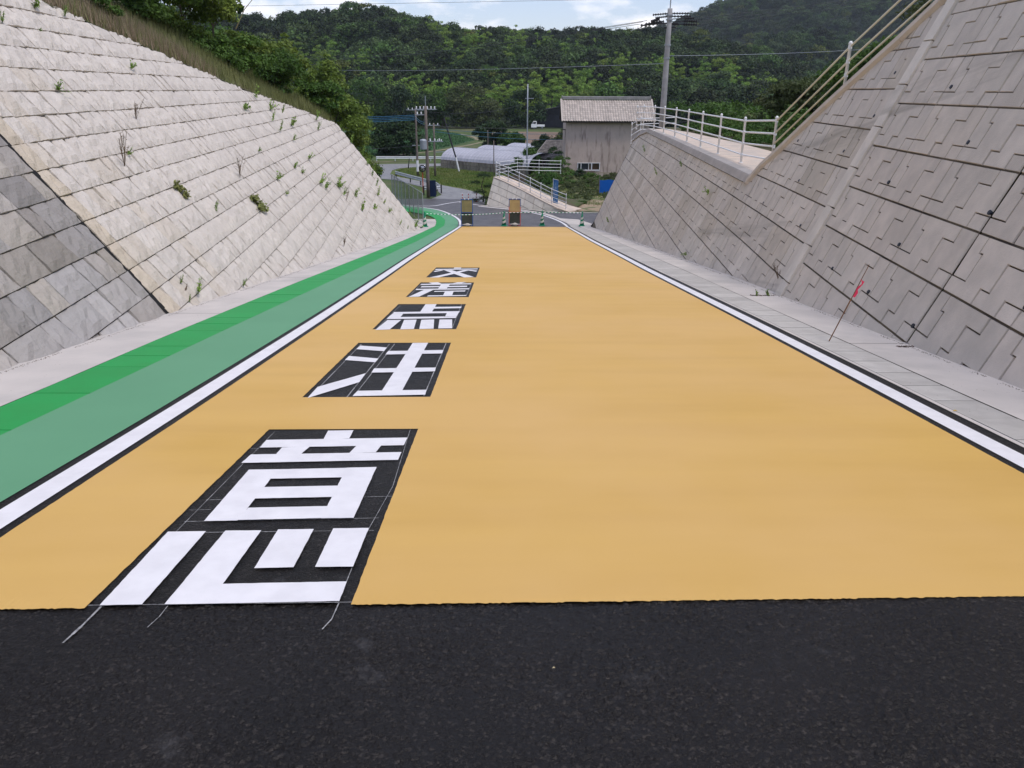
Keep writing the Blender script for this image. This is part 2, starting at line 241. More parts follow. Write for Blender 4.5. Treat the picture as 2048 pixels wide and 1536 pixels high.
RL=smooth([(3.07,-4),(3.07,4),(3.12,5.7),(3.17,10),(3.2,17),(3.26,21),(3.36,30),(3.47,35),(3.58,41),(3.7,46.5),(3.58,47.7),(3.32,49),(2.99,50.3),(2.46,52.1),(1.87,53.4),(1.4,54),(.8,54.8),(-.5,56),(-2,57.3)])
RT=[(-5,4.0),(0,4.1),(5.83,4.25),(7.9,4.34),(12.37,4.49),(15.85,4.6),(19.83,4.67),(31.3,4.85),(44.8,4.95),(60,5)]
RSL=smooth([(3.58,-4),(3.63,4.9),(3.74,8.2),(3.83,11.7),(4.0,17.4),(4.28,34.9),(4.4,46.5)])
def jit(pl,a,seed=0):
    r=random.Random(seed); return [(x+r.uniform(-a,a),y+r.uniform(-a,a)) for x,y in pl]
def sheet(name,A,B,dz,m,nseg=4,parent=None,kind='structure',n=None):
    """ribbon between two polylines resampled to the same count, following the ground"""
    def res(pl,n):
        d=[0]
        for a,b in zip(pl,pl[1:]): d.append(d[-1]+math.hypot(b[0]-a[0],b[1]-a[1]))
        t=np.linspace(0,d[-1],n); return list(zip(np.interp(t,d,[p[0] for p in pl]),np.interp(t,d,[p[1] for p in pl])))
    n=n or max(len(A),len(B)); A=res(A,n);B=res(B,n); vs=[];fs=[]
    for a,b in zip(A,B):
        for k in range(nseg+1):
            u=k/nseg; x=a[0]+(b[0]-a[0])*u; y=a[1]+(b[1]-a[1])*u; vs.append((x,y,gz(y)+dz))
    for i in range(n-1):
        for k in range(nseg):
            q=i*(nseg+1)+k; fs.append((q,q+1,q+nseg+2,q+nseg+1))
    mb=MB(); mb.add(vs,fs); o=mb.build(name,m,parent); 
    if kind and parent is None: o['kind']=kind
    return o
def cut(pl,y0,y1):
    p=[q for q in pl if y0<q[1]<y1]
    def at(y): return (float(np.interp(y,[q[1] for q in pl],[q[0] for q in pl])),y)
    return [at(y0)]+p+[at(y1)]
# base asphalt
Ys=np.arange(-4,50.1,.5)
sheet('road_asphalt',[(-3.45,y) for y in Ys if 2.5<=y<=46],[(3.42,y) for y in Ys if 2.5<=y<=46],0,M_ASPH,8)
sheet('road_asphalt',[(-3.45,y) for y in Ys if y<=1.5],[(3.42,y) for y in Ys if y<=1.5],0,M_ASPH,8)
def rough_patch(x0,x1,y0,y1,st):
    # coarse aggregate as real relief: every stone a small dome, stones about 9 mm
    nx=int((x1-x0)/st); ny=int((y1-y0)/st); xs=np.linspace(x0,x1,nx+1); ys=np.linspace(y0,y1,ny+1); X,Y=np.meshgrid(xs,ys)
    rg_=np.random.default_rng(3); H=np.zeros_like(X)
    for cell,amp in ((.0120,.0085),(.023,.006)):
        jx=rg_.random((int((y1-y0)/cell)+4,int((x1-x0)/cell)+4)); jy=rg_.random(jx.shape); hh=rg_.random(jx.shape)**1.5; ix=((X-x0)/cell).astype(int)+1; iy=((Y-y0)/cell).astype(int)+1
        best=np.full(X.shape,9.); bh=np.zeros_like(X)
        for di in(-1,0,1):
            for dj in(-1,0,1):
                a=iy+di;b=ix+dj; px_=(b-1+jx[a,b])*cell+x0; py_=(a-1+jy[a,b])*cell+y0; d=np.hypot(X-px_,Y-py_)/cell; m_=d<best; best=np.where(m_,d,best); bh=np.where(m_,hh[a,b],bh)
        H+=amp*(1-np.minimum(best,1)**2*1.1)*(.3+.7*bh)
    big=np.sin(X*5+Y*3)*np.cos(Y*7-X*2)*.5+.5; H*=.55+.6*big
    edge=np.minimum(1,np.minimum(np.minimum(X-x0,x1-X),np.minimum(Y-y0,y1-Y))/.03); Z=-G*Y+(H-.0098)*edge
    V=np.stack([X,Y,Z],-1).reshape(-1,3); i=np.arange(ny)[:,None]*(nx+1)+np.arange(nx)[None,:]; Fq=np.stack([i,i+1,i+nx+2,i+nx+1],-1).reshape(-1,4)
    me=bpy.data.meshes.new('road_asphalt'); me.vertices.add(len(V)); me.vertices.foreach_set('co',V.astype(np.float32).reshape(-1)); me.loops.add(Fq.size); me.loops.foreach_set('vertex_index',Fq.astype(np.int32).reshape(-1)); me.polygons.add(len(Fq)); me.polygons.foreach_set('loop_start',np.arange(0,Fq.size,4,dtype=np.int32)); me.polygons.foreach_set('loop_total',np.full(len(Fq),4,dtype=np.int32)); me.polygons.foreach_set('use_smooth',np.ones(len(Fq),dtype=bool)); me.update(calc_edges=True)
    link('road_asphalt',me,None,[M_ASPHR])['kind']='structure'
rough_patch(-2.1,2.1,1.5,2.5,.0045)
sheet('road_asphalt',[(-3.45,1.5),(-3.45,2.5)],[(-2.1,1.5),(-2.1,2.5)],0,M_ASPH,2); sheet('road_asphalt',[(2.1,1.5),(2.1,2.5)],[(3.42,1.5),(3.42,2.5)],0,M_ASPH,2)
def poly_sheet(name,pts,dz,m,step=2.0,kind='structure'):
    bm=bmesh.new(); vs=[bm.verts.new((x,y,0)) for x,y in pts]; bm.faces.new(vs)
    ys=[p[1] for p in pts]; 
    y=math.floor(min(ys)/step)*step
    while y<max(ys):
        bmesh.ops.bisect_plane(bm,geom=bm.verts[:]+bm.edges[:]+bm.faces[:],plane_co=(0,y,0),plane_no=(0,1,0)); y+=step
    bmesh.ops.triangulate(bm,faces=bm.faces[:])
    for v in bm.verts: v.co.z=gz(v.co.y)+dz
    bmesh.ops.recalc_face_normals(bm,faces=bm.faces[:])
    if sum(f.normal.z for f in bm.faces)<0: bmesh.ops.reverse_faces(bm,faces=bm.faces[:])
    me=bpy.data.meshes.new(name); bm.to_mesh(me); bm.free(); o=link(name,me,None,[m]); o['kind']=kind; return o
poly_sheet('intersection_asphalt',[(-3.45,46.02),(3.9,46.02),(4.6,47),(9.5,49.4),(9.5,53.6),(5.2,53.25),(3.4,53.1),(2.2,54.6),(.5,56.3),(-1.8,57.7),(-1.5,59),(-2.6,62.6),(-6.5,62.9),(-13,62.2),(-16,61),(-16,57.5),(-9.5,57.2),(-6.2,55.6),(-4.6,53.0),(-3.9,50)],-.002,M_ASPH2)
# yellow coating with the openings of the five characters
XL0,XR0=-1.58,-.585
BOX=[(2.445,4.72),(5.58,7.92),(8.81,11.08),(11.93,14.15),(15.13,17.42)]
li=offs(LL,.135); ri=offs(RL,-.135)
Y0,Y1=2.53,45.6
rg=lambda x,a,b,st,am,sd: jit([(x,y) for y in np.arange(a,b+1e-6,st)],am,sd)
ych=[]
LI=cut(li,Y0,Y1);RI=cut(ri,Y0,Y1)
ce=[]
def fine(y): return .03 if y<9 else .12
yel=MB()
def ribbon(A,B,nseg,dz,ja=0):
    n=len(A); vs=[];fs=[]
    for a,b in zip(A,B):
        for k in range(nseg+1):
            u=k/nseg; x=a[0]+(b[0]-a[0])*u; y=a[1]+(b[1]-a[1])*u
            if ja and (k==0 or k==nseg): x+=random.uniform(-ja,ja)
            vs.append((x,y,gz(y)+dz))
    for i in range(n-1):
        for k in range(nseg):
            q=i*(nseg+1)+k; fs.append((q,q+1,q+nseg+2,q+nseg+1))
    yel.add(vs,fs)
at=lambda pl,y:float(np.interp(y,[q[1] for q in pl],[q[0] for q in pl]))
ysn=list(np.arange(Y0,9,.04))+list(np.arange(9,17.42,.15))+[17.42]
rr=random.Random(5)
jl={y:(rr.uniform(-.0012,.0012),rr.uniform(-.0018,.0018),rr.uniform(-.0018,.0018)) for y in ysn}
A=[(at(li,y)+jl[y][0],y) for y in ysn]; B=[(XL0+jl[y][1],y) for y in ysn]; ribbon(A,B,1,.004)
A=[(XR0+jl[y][2],y) for y in ysn]; B=[(at(ri,y)-jl[y][0],y) for y in ysn]; ribbon(A,B,1,.004)
# soft ragged front edge (outside the opening)
for (a,b) in zip(BOX,BOX[1:]): 
    ribbon([(XL0-.006,a[1]),(XL0-.006,b[0])],[(XR0+.006,a[1]+.02),(XR0+.006,b[0]+.02)],1,.0034)
ysf=list(np.arange(17.42,Y1,.4))+[Y1]
ribbon([(at(li,y),y) for y in ysf],[(at(ri,y),y) for y in ysf],6,.004)
ff=MB(); cols=[]
for xa,xb in ((at(li,Y0),XL0),(XR0,at(ri,Y0))):
    n=int((xb-xa)/.012); vs=[]
    for i in range(n+1):
        x=xa+(xb-xa)*i/n; vs+=[(x,Y0,gz(Y0)+.004),(x,2.455+.0235*min(x,3)-rr.random()**2*.006,gz(2.455+.0235*x)+.004)]
    yel.add(vs,[(2*i+1,2*i+3,2*i+2,2*i) for i in range(n)])
yo=yel.build('yellow_road_coating',M_YEL); yo['kind']='structure'
# white edge lines
for nm,pl,lab in (('white_edge_line',LL,'left'),('white_edge_line',RL,'right')):
    sheet(nm,jit(offs(pl,-.075),.0015,3),jit(offs(pl,.075),.0015,4),.004,M_WHITE,2)
# green lane
sheet('pale_green_lane',LB,jit(offs(LL,-.135),.003,9),.004,M_LG,3)
# bright green gutter slabs (individual), pale gutter slabs on the right
def slabs(root,A,B,y0,y1,step,m,dz,gap=.012,limit=300,lo=-.04,name='slab'):
    y=y0; i=0
    while y<y1:
        ya,yb=y+gap/2,y+step-gap/2
        mb=MB(); xs=[at(A,ya),at(B,ya),at(B,yb),at(A,yb)]; Yq=[ya,ya,yb,yb]; e=random.uniform(-.002,.002)
        top=[(x,q,gz(q)+dz+e) for x,q in zip(xs,Yq)]; bot=[(x,q,gz(q)+lo) for x,q in zip(xs,Yq)]
        mb.add(top+bot,[(0,1,2,3),(0,4,5,1),(1,5,6,2),(2,6,7,3),(3,7,4,0)]); mb.build(name,m,root); y+=step; i+=1
        if i>=limit: return
groot=empty('covered_gutter',(-3.6,10,gz(10)),'bright green painted strip of covered gutter slabs along the left pavement','gutter')
slabs(groot,LO,LB,1.2,46.8,.5,M_DG,.004,gap=.006)
sheet('gutter_end_strip',[p for p in LO if p[1]>46.5],[p for p in LB if p[1]>46.5],.004,M_DG,2)
groot2=empty('covered_gutter',(3.5,10,gz(10)),'pale grey strip of concrete gutter slabs beside the right white line','gutter')
rb=offs(RL,.165)
slabs(groot2,[(x+.05,y) for x,y in rb],RSL,1.5,46.4,.5,M_SLAB,.006)
gl=MB()
for xa in (0,):
    pass
sheet('gutter_lip',[(x+.003,y) for x,y in rb if y<46.4],[(x+.044,y) for x,y in rb if y<46.4],.005,M_CONC,1)
sheet('gutter_bed',[(x,y) for x,y in rb if y<46.4],[(x+.05,y) for x,y in RSL],-.03,M_JOINT,1)
sheet('gutter_bed',[(x-.02,y) for x,y in LO if y<46.8],[(x+.02,y) for x,y in LB if y<46.8],-.03,M_JOINT,1)
# concrete aprons at the wall feet, in bays with open joints
def bays(name,A,B,js,m,dz):
    for i,(a,b) in enumerate(zip(js,js[1:])):
        ya,yb=a+.008,b-.008; n=max(2,int((yb-ya)/.8)); ys=np.linspace(ya,yb,n); e=dz
        sheet(name,[(A(y),y) for y in ys],[(B(y),y) for y in ys],e,m,3,n=n)
bays('left_apron',lambda y:-4.62 if y<44 else -4.7-.35*(y-44),lambda y:at(LO,y)-.004,[-3,5.0,10.08,15,20,25,30,35,40,45,49.5],M_CONC,.004)
bays('right_apron',lambda y:at(RSL,y)+.008 if y<46.4 else at(RSL,46.4)+.008,lambda y:interp(RT,y)+.12,[-3,2.6,7.93,12.25,17.2,22,27,32,37,42,46.4],M_CONC,.008)
sheet('apron_joint_bed',[(-4.7,-3),(-4.7,46)],[(-3.7,-3),(-4.15,46)],-.02,M_JOINT,1,n=60)
sheet('apron_joint_bed',[(3.6,-3),(4.2,46)],[(4.4,-3),(5.0,46)],-.02,M_JOINT,1,n=60)
rb2=[p for p in offs(RL,.15) if 46.4<p[1]]
poly_sheet('right_corner_apron',[(3.88,46.42),(5.1,46.42),(5.3,47.4),(4.62,49.6),(3.55,50.1),(3.2,51.6),(2.7,53.0),(2.2,53.8),(1.1,55.3),(-1.8,57.5),(-1.9,57.3),(.9,54.95),(1.52,54.15),(2.02,53.5),(2.64,52.15),(3.16,50.35),(3.5,49),(3.77,47.75)],.004,M_CONC,1.0)
# characters
for (k,lab) in (('i','nearest and longest white character'),('c','second nearest white character, three left strokes beside a post'),('t','middle white character with four separate feet under a flat box'),('s','fourth white character, stacked bars with a slanted left leg'),('k','farthest and smallest white character, crossing diagonals under a bar')):
    cx=-1.08; cy=sum(p[1] for q in GL[k] for p in q)/sum(len(q) for q in GL[k])
    root=empty('painted_character',(cx,cy,gz(cy)),lab+' on the yellow road','road marking')
    for i,q in enumerate(GL[k]):
        dz=.004+.0005*i; ar=sum(q[t-1][0]*q[t][1]-q[t][0]*q[t-1][1] for t in range(len(q))); q=inset(q if ar>0 else q[::-1],-.005)
        mb=MB(); r=random.Random(i+99); pts=[]
        for a,b in zip(q,q[1:]+q[:1]):
            n=max(1,int(math.hypot(a[0]-b[0],a[1]-b[1])/.03)) if cy<8 else 1
            for j in range(n):
                u=j/n; e=.001 if j else 0; pts.append((a[0]+(b[0]-a[0])*u+r.uniform(-e,e),a[1]+(b[1]-a[1])*u+r.uniform(-e,e)))
        bm=bmesh.new(); bm.faces.new([bm.verts.new((x,y,gz(y)+dz)) for x,y in pts]); bmesh.ops.triangulate(bm,faces=bm.faces[:])
        for f in bm.faces:
            if f.normal.z<0: f.normal_flip()
        me=bpy.data.meshes.new('stroke'); bm.to_mesh(me); bm.free(); link('stroke',me,root,[M_WHITE])
# chalk lines
M_CHALK=mat('chalk',(.42,.42,.42),(.2,.2,.2),60,.9)
cm=MB()
for i,l in enumerate(CH):
    pts=dens([tuple(p) for p in l],.05 if l[0][1]<5 else .3); wd=.008 if i==0 else (.004 if i<3 else (.0028 if i<13 else .0075))
    for j,(a,b) in enumerate(zip(pts,pts[1:])):
        if i<3 and random.random()<.12: continue
        if b[1]>2.6 and not any(q0+.02<(a[1]+b[1])/2<q1+.0 and XL0<(a[0]+b[0])/2<XR0 for q0,q1 in BOX): continue
        dx,dy=b[0]-a[0],b[1]-a[1]; ln=math.hypot(dx,dy) or 1; ww=wd*random.uniform(.6,1.3); nx,ny=-dy/ln*ww/2,dx/ln*ww/2
        zz=.0015 if not i in(5,) else .0075
        on=False
        cm.add([(a[0]-nx,a[1]-ny,gz(a[1])+zz),(b[0]-nx,b[1]-ny,gz(b[1])+zz),(b[0]+nx,b[1]+ny,gz(b[1])+zz),(a[0]+nx,a[1]+ny,gz(a[1])+zz)],[(0,1,2,3)])
for bx,by,r0 in []:
    for _ in range(30):
        a=random.random()*6.28; q=r0*random.random()**.7; x=bx+math.cos(a)*q*1.6; y=by+math.sin(a)*q; s=random.uniform(.0008,.0022)
        cm.add([(x-s,y-s,gz(y-s)+.0015),(x+s,y-s*.6,gz(y)+.0015),(x+s*.6,y+s,gz(y+s)+.0015),(x-s,y+s*.5,gz(y)+.0015)],[(0,1,2,3)])
tag(cm.build('chalk_marks',M_CHALK),kind='stuff')
# white line details of the junction
def line(pts,wd,dz=.003): 
    p=smooth(pts,.5,3); sheet('junction_line',offs(p,-wd/2),offs(p,wd/2),dz,M_WHITE,1)
line([(-3.3,61.0),(-4.1,59.9),(-4.8,58.4),(-5.3,56.9),(-6.6,57.6),(-8.6,58.6)],.15)
line([(-1.9,58.0),(-2.9,59.3),(-3.7,60.6)],.15)
sheet('side_kerb',[(3.6,53.2),(9.5,53.7)],[(3.6,53.4),(9.5,53.95)],.02,M_CONC,1)
sheet('wall_foot_kerb',[(-1.9,57.6),(.9,55.5),(2.5,54.1),(3.6,53.2)],[(-1.8,57.95),(1.0,55.75),(2.6,54.35),(3.65,53.4)],.03,M_CONC,1,n=12)
# ---------------------------------------------------------------- left wall
KL=.76; HT=[(-5,5.0),(15,4.98),(26,4.93),(33,5.15),(43,5.35),(60,5.35)]
def toeL(s):
    if s<=41: return (-4.5,s,1.0,0.0)
    th=(s-41)/6; return (-10.5+6*math.cos(th),41+6*math.sin(th),math.cos(th),math.sin(th))
def ztL(s): return gz(toeL(s)[1])
def ztopL(s): return ztL(min(s,43.5))+interp(HT,s)-(max(0,s-43.5)*.25)
NL=1/math.hypot(1,KL)
def PL(s,z,off=0):
    x,y,nx,ny=toeL(s); d=KL*(z-ztL(s)); q=off*NL
    return (x-nx*d+nx*q, y-ny*d+ny*q, z+off*KL*NL)
def stone(mb,s0,s1,z0,z1,ztop,PF,rough=.044,proud=0,gap=.011,nx=6,nz=4,rnd=random,bev=.022):
    """one split-faced stone: domed rough face, sides sunk into the joint"""
    zb,zt_=z0+gap*.25,z1-gap*.35; sa,sb=s0,s1; wl_,wr_=rnd.uniform(.3,2.2),rnd.uniform(.2,1.9)
    ph=[rnd.uniform(0,6.28) for _ in range(6)]; tiltx=rnd.uniform(-1,1)*rough*.6; tz=rnd.uniform(-.2,1)*rough*.7
    lj=[rnd.uniform(-.011,.011) for _ in range(nz+1)]; rj=[rnd.uniform(-.011,.011) for _ in range(nz+1)]
    vs=[]
    for j in range(nz+1):
        for i in range(nx+1):
            u=i/nx; v=j/nz; eu=min(u,1-u); ev=min(v,1-v); 
            du=min(1,eu*(s1-s0)/.03); dv=min(1,ev*(z1-z0)/.05)
            s=sa+(sb-sa)*u+(lj[j]*(1-u)+rj[j]*u)*.5+gap*((1-u)*(.15+wl_*v*v)-u*(.15+wr_*(v*v if wr_>.6 else (1-v)**2))); z=zb+(zt_-zb)*v+(rnd.uniform(-.004,.002) if j==nz else 0)
            z=min(z,ztop(s))
            e=math.sin(u*7+ph[0]+v*3)*.4+math.sin(v*9+ph[1]-u*5)*.35+math.sin(u*15+v*11+ph[2])*.25+rnd.uniform(-.6,.6)
            off=proud+(min(du,dv)-1)*bev+e*rough*.5*(0.4+.6*min(du,dv))+tiltx*(u-.5)+tz*(.5-v)
            vs.append(PF(s,z,off))
    nf=len(vs); W=nx+1
    per=[i for i in range(W)]+[j*W+nx for j in range(1,nz+1)]+[nz*W+i for i in range(nx-1,-1,-1)]+[j*W for j in range(nz-1,0,-1)]
    back=[]
    for q in per:
        j,i=divmod(q,W); u=i/nx;v=j/nz; s=sa+(sb-sa)*u; z=min(zb+(zt_-zb)*v,ztop(s)); back.append(PF(s,z,-.075))
    vs+=back; fs=[(j*W+i,j*W+i+1,(j+1)*W+i+1,(j+1)*W+i) for j in range(nz) for i in range(nx)]
    m=len(per); fs+=[(per[k],nf+k,nf+(k+1)%m,per[(k+1)%m]) for k in range(m)]
    # all faces outward for a wall on the left (x+) side
    mb.add(vs,[f if PF is not PR_ else f[::-1] for f in fs])
PR_=None
LZ=[-1.35+.3145*n for n in range(-22,16)]
R3=random.Random(11)
def left_wall(root,sA,sB,sflat,tintf,first=None,limit=300,zshift=0,fixed={}):
    blocks=[]
    for zi,(z0,z1) in enumerate(zip(LZ,LZ[1:])):
        s=sA; k=0
        while s<sB-.05:
            wd=R3.choice([.33,.36,.36,.38,.41,.34,.40,.55,.72]) if not(first and k==0) else first
            if s+wd>sB-.2: wd=sB-s
            sm_=s+wd/2
            if z1>ztL(sm_)-.05 and z0<ztopL(sm_)-.02: blocks.append((s,s+wd,z0,z1,k))
            s+=wd; k+=1
    # visible ones nearest to the camera first
    def key(b):
        p=PL((b[0]+b[1])/2,(b[2]+b[3])/2); d=Vector(p)-Vector((0,0,CZ)); 
        vis = (p[1]>0 and abs(p[0]/max(p[1],.1))<.72)
        return d.length+(0 if vis else 60)
    blocks.sort(key=key); rest=MB()
    for n,b in enumerate(blocks):
        tn=tintf(b,R3)
        if n<limit:
            mb=MB(); mb.tint=tn; stone(mb,b[0],b[1],b[2],b[3],ztopL,PL,rnd=R3); mb.build('stone',M_STONE,root,tint=True)
        else:
            far=b[0]>22; rest.tint=tn
            stone(rest,b[0],b[1],b[2],b[3],ztopL,PL,rnd=R3,nx=3 if far else 4,nz=2 if far else 3)
    if rest.v: rest.build('stone_courses',M_STONE,root,tint=True)['kind']='stuff'
    ss=np.arange(sA,sB+.01,.5); ss=list(ss)+[sB]; bk=MB(); vs=[];
    for s in ss: vs+=[PL(s,ztL(s)-.4,-.045),PL(s,ztopL(s)-.01,-.045)]
    bk.add(vs,[(2*i,2*i+2,2*i+3,2*i+1) for i in range(len(ss)-1)]); bk.build('backing',M_JOINT,root)
def tgrey(b,r):
    q=r.uniform(.48,.80); c=r.choice([(1,1.0,1.02),(.97,1,1.07),(1.0,.99,.97),(.98,1,1.05)])
    if r.random()<.18: q*=.84
    return tuple(q*x for x in c)
def tpale(b,r):
    q=r.uniform(.965,1.03)
    if b[4]==0: return (q*.93,q*.88,q*.78)
    if b[0]<12.5 and r.random()<.3: return (q*.96,q*.94,q*.90)
    return (q,q,q)
wl=empty('retaining_wall',(-4.5,5,gz(5)),'grey weathered near section of the split-stone wall, left of the open black joint','retaining wall')
left_wall(wl,1.6,10.02,0,tgrey,limit=296)
mb=MB(); mb.add([PL(10.0,-1.6,-.028),PL(10.12,-1.6,-.028),PL(10.12,ztopL(10.12),-.028),PL(10.0,ztopL(10.0),-.028)],[(0,1,2,3)]); mb.build('joint_shade_strip',M_GAPSHADE,wl)  # added black strip, paints the narrow gap as dark as deep shade
wl2=empty('retaining_wall',(-4.5,20,gz(20)),'long pale split-stone wall with weeds in its joints, left of the green lane','retaining wall')
left_wall(wl2,10.085,50.0,0,tpale,first=.36,limit=296)
# ---------------------------------------------------------------- right wall
KR=.45; NR=1/math.hypot(1,KR)
def XR(Y): return interp(RT,Y)
def PR(Y,z,off=0): return (XR(Y)+KR*(z-gz(Y) if Y<46 else z+G*Y)-off*NR, Y, z+off*KR*NR)
STOP=[(2,10.6),(8,5.4),(12.83,2.78),(13.6,2.32),(14.84,1.65),(15.56,1.25),(16.3,.8),(17.3,.16),(17.7,-.06),(18.06,-.29),(18.12,-.46),(41,-.46),(43.6,-.75),(45.3,-1.15)]
def ztopR(Y): return interp(STOP,Y)
# faces of one precast block, (a along the wall, v up), repeat 1.425 x 0.598; block runs a=.32 .. 1.745
H_=.598; q1,q2=.16,.432
v0,v1=.005,H_-.005
PIECES=[[(.32,q1),(.62,q1),(.62,v0),(1.09,v0),(1.09,q1),(.92,q1),(.92,q2),(.65,q2),(.65,v1),(.32,v1)],
 [(.92,q1),(1.09,q1),(1.09,v0),(1.745,v0),(1.745,q1),(1.425,q1),(1.425,q2),(1.495,q2),(1.495,v1),(.65,v1),(.65,q2),(.92,q2)],
 [(1.425,q1),(1.745,q1),(1.745,v1),(1.495,v1),(1.495,q2),(1.425,q2)],
 [(.32,v0),(.62,v0),(.62,q1),(.32,q1)]]
def clipa(poly,lo,hi):
    def cl(p,f,ins):
        o=[]
        for i in range(len(p)):
            a,b=p[i-1],p[i]; ia,ib=ins(a),ins(b)
            if ia!=ib: u=(f-a[0])/(b[0]-a[0]); o.append((f,a[1]+(b[1]-a[1])*u))
            if ib: o.append(b)
        return o
    p=cl(poly,lo,lambda q:q[0]>=lo); 
    return cl(p,hi,lambda q:q[0]<=hi) if p else p
def clipz(p,ztf):
    o=[]
    for i in range(len(p)):
        a,b=p[i-1],p[i]; fa=ztf(a[0])-a[1]; fb=ztf(b[0])-b[1]
        if (fa>0)!=(fb>0): u=fa/(fa-fb); o.append((a[0]+(b[0]-a[0])*u,a[1]+(b[1]-a[1])*u))
        if fb>0: o.append(b)
    return o
def clean(p):
    o=[]
    for q in p:
        if not o or math.hypot(q[0]-o[-1][0],q[1]-o[-1][1])>.012: o.append(q)
    if len(o)>1 and math.hypot(o[0][0]-o[-1][0],o[0][1]-o[-1][1])<.012: o.pop()
    return o
R4=random.Random(21)
def panel(mb,J,zb,base,lo,hi,off):
    """one precast block with six raised faces; J = wall position of its joint, lo..hi = limits along the wall"""
    n=0
    for p in PIECES:
        q=[(J+a-.32,zb+v) for a,v in p]; q=clipa(q,lo,hi)
        if len(q)<3: continue
        q=clean(clipz(q,ztopR))
        if len(q)<3: continue
        area=sum(q[i-1][0]*q[i][1]-q[i][0]*q[i-1][1] for i in range(len(q)))/2
        if abs(area)<.004: continue
        a=inset(q,.0095,.0045); b=inset(q,.0165,.0085)
        pr=off+R4.uniform(-.005,.007); tv=R4.uniform(-.006,.010); ym=sum(t[0] for t in q)/len(q); zm=sum(t[1] for t in q)/len(q)
        o1=[PR(y,z,pr-.028) for y,z in a]; o2=[PR(y,z,pr-.003+tv*(z-zm)*3) for y,z in b]
        m=len(q); k_=R4.uniform(.94,1.06); mb.tint=tuple(c*k_ for c in base)
        mb.add(o2,[tuple(range(m))[::-1]])
        mb.add(o1+o2,[(i,(i+1)%m,m+(i+1)%m,m+i)[::-1] for i in range(m)]); n+=1
    return n
M_HOLE=mat('drain_hole',(.012,.013,.02),None,rough=.4)
def right_wall(root,Ja,Jb,zb0,lo,hi,off,far=False):
    n=0; rows=range(-9,19); J=Ja; items=[]
    while J<Jb:
        for r in rows:
            zb=zb0+H_*r; Y=J+.7
            if zb+H_<gz(min(Y,45.9))-.02 or zb>max(ztopR(max(J,lo)),ztopR(min(J+1.4,hi))): continue
            items.append((J,zb))
        J+=1.425
    items.sort(key=lambda t:(t[0] if t[0]>7 else 60-t[0]))
    rest=MB()
    for k,(J,zb) in enumerate(items):
        q=R4.uniform(.93,1.05); base=R4.choice([(1,1,1),(1,1,1),(1.005,.995,.99),(.995,1.0,1.0),(1,.99,.975)])
        if far and R4.random()<.22: q*=.90; base=(1,.985,.95)
        base=tuple(c*q for c in base)
        mb=MB() if k<285 else rest
        c=panel(mb,J,zb,base,lo,hi,off)
        if mb is not rest and c: mb.build('precast_block',M_PANEL,root,tint=True)
    if rest.v: rest.build('precast_courses',M_PANEL,root,tint=True)['kind']='stuff'
    ys=list(np.arange(lo,hi,.5))+[hi]; bk=MB(); vs=[]
    for y in ys: vs+=[PR(y,gz(min(y,45.9))-.4,off-.022),PR(y,ztopR(y)-.01,off-.022)]
    bk.add(vs,[(2*i,2*i+1,2*i+3,2*i+2) for i in range(len(ys)-1)]); bk.build('backing',M_MOSSJ,root)
def holes(root,L_,off):
    for y,z in L_:
        c=Vector(PR(y,z,off)); nr=Vector((-NR,0,KR*NR)); ax=nr.to_track_quat('Z','Y').to_matrix()
        mb=MB(); mb.lathe(c,[(.027,-.02),(.027,.007),(.002,.008)],10,ax); mb.build('drain_pipe',M_HOLE,root)
wr=empty('retaining_wall',(4.2,6,gz(6)),'tall nearest section of the right grey block wall, beyond the frame edge, before the wide dark joint','retaining wall')
wr['label']='nearest section of grey block wall, right of the wide dark joint'
right_wall(wr,9.37-1.425*5,7.9,-.435,2.0,7.925,.0)
holes(wr,[(6.5,-.24),(6.5,.36)],.0)
wr2=empty('retaining_wall',(4.4,10,gz(10)),'grey block wall section between the wide dark joint and the narrow smooth pilaster strip','retaining wall')
right_wall(wr2,7.945,12.1,-.435,7.96,12.13,.0)
holes(wr2,[(10.66,1.58),(9.32,.97),(10.78,.36),(7.99,.36),(9.42,-.24),(10.89,-.86),(9.44,-.84),(8.01,-.86),(8.0,.97)],.0)
for r in range(-4,8):
    zb=-.435+H_*r+.26
    if zb+H_>ztopR(12.5)+.3: break
    z1=zb+H_-.018; mb=MB(); e=.028+random.uniform(-.003,.006)
    z1a,z1b=min(z1,ztopR(12.14)),min(z1,ztopR(12.46))
    if z1b-zb<.05: break
    f=[PR(12.145,zb,e),PR(12.455,zb,e),PR(12.455,z1b,e),PR(12.145,z1a,e)]; b=[PR(12.145,zb,-.1),PR(12.455,zb,-.1),PR(12.455,z1b,-.1),PR(12.145,z1a,-.1)]
    mb.tint=(1.12,1.14,1.15); mb.add(f+b,[(3,2,1,0),(0,1,5,4),(1,2,6,5),(2,3,7,6),(3,0,4,7)]); mb.build('pilaster_block',M_PANEL,wr2,tint=True)
wr3=empty('retaining_wall',(4.7,25,gz(25)),'long far section of grey block wall below the railed terrace, right side','retaining wall')
right_wall(wr3,13.27-1.43,45.2,-.215,12.475,45.3,-.055,far=True)
holes(wr3,[(13.08,1.82),(12.9,1.18),(13.32,.61),(14.75,-.02),(13.32,-.62),(16.17,-.62),(16.2,.61)],-.055)
mb=MB(); vs=[PR(45.3,-6.6,-.05),PR(45.3,ztopR(45.3),-.05),(11,45.6,-1.2),(11,45.6,-6.6)]; mb.add(vs,[(0,1,2,3)]); mb.build('end_face',M_PANEL,wr3)
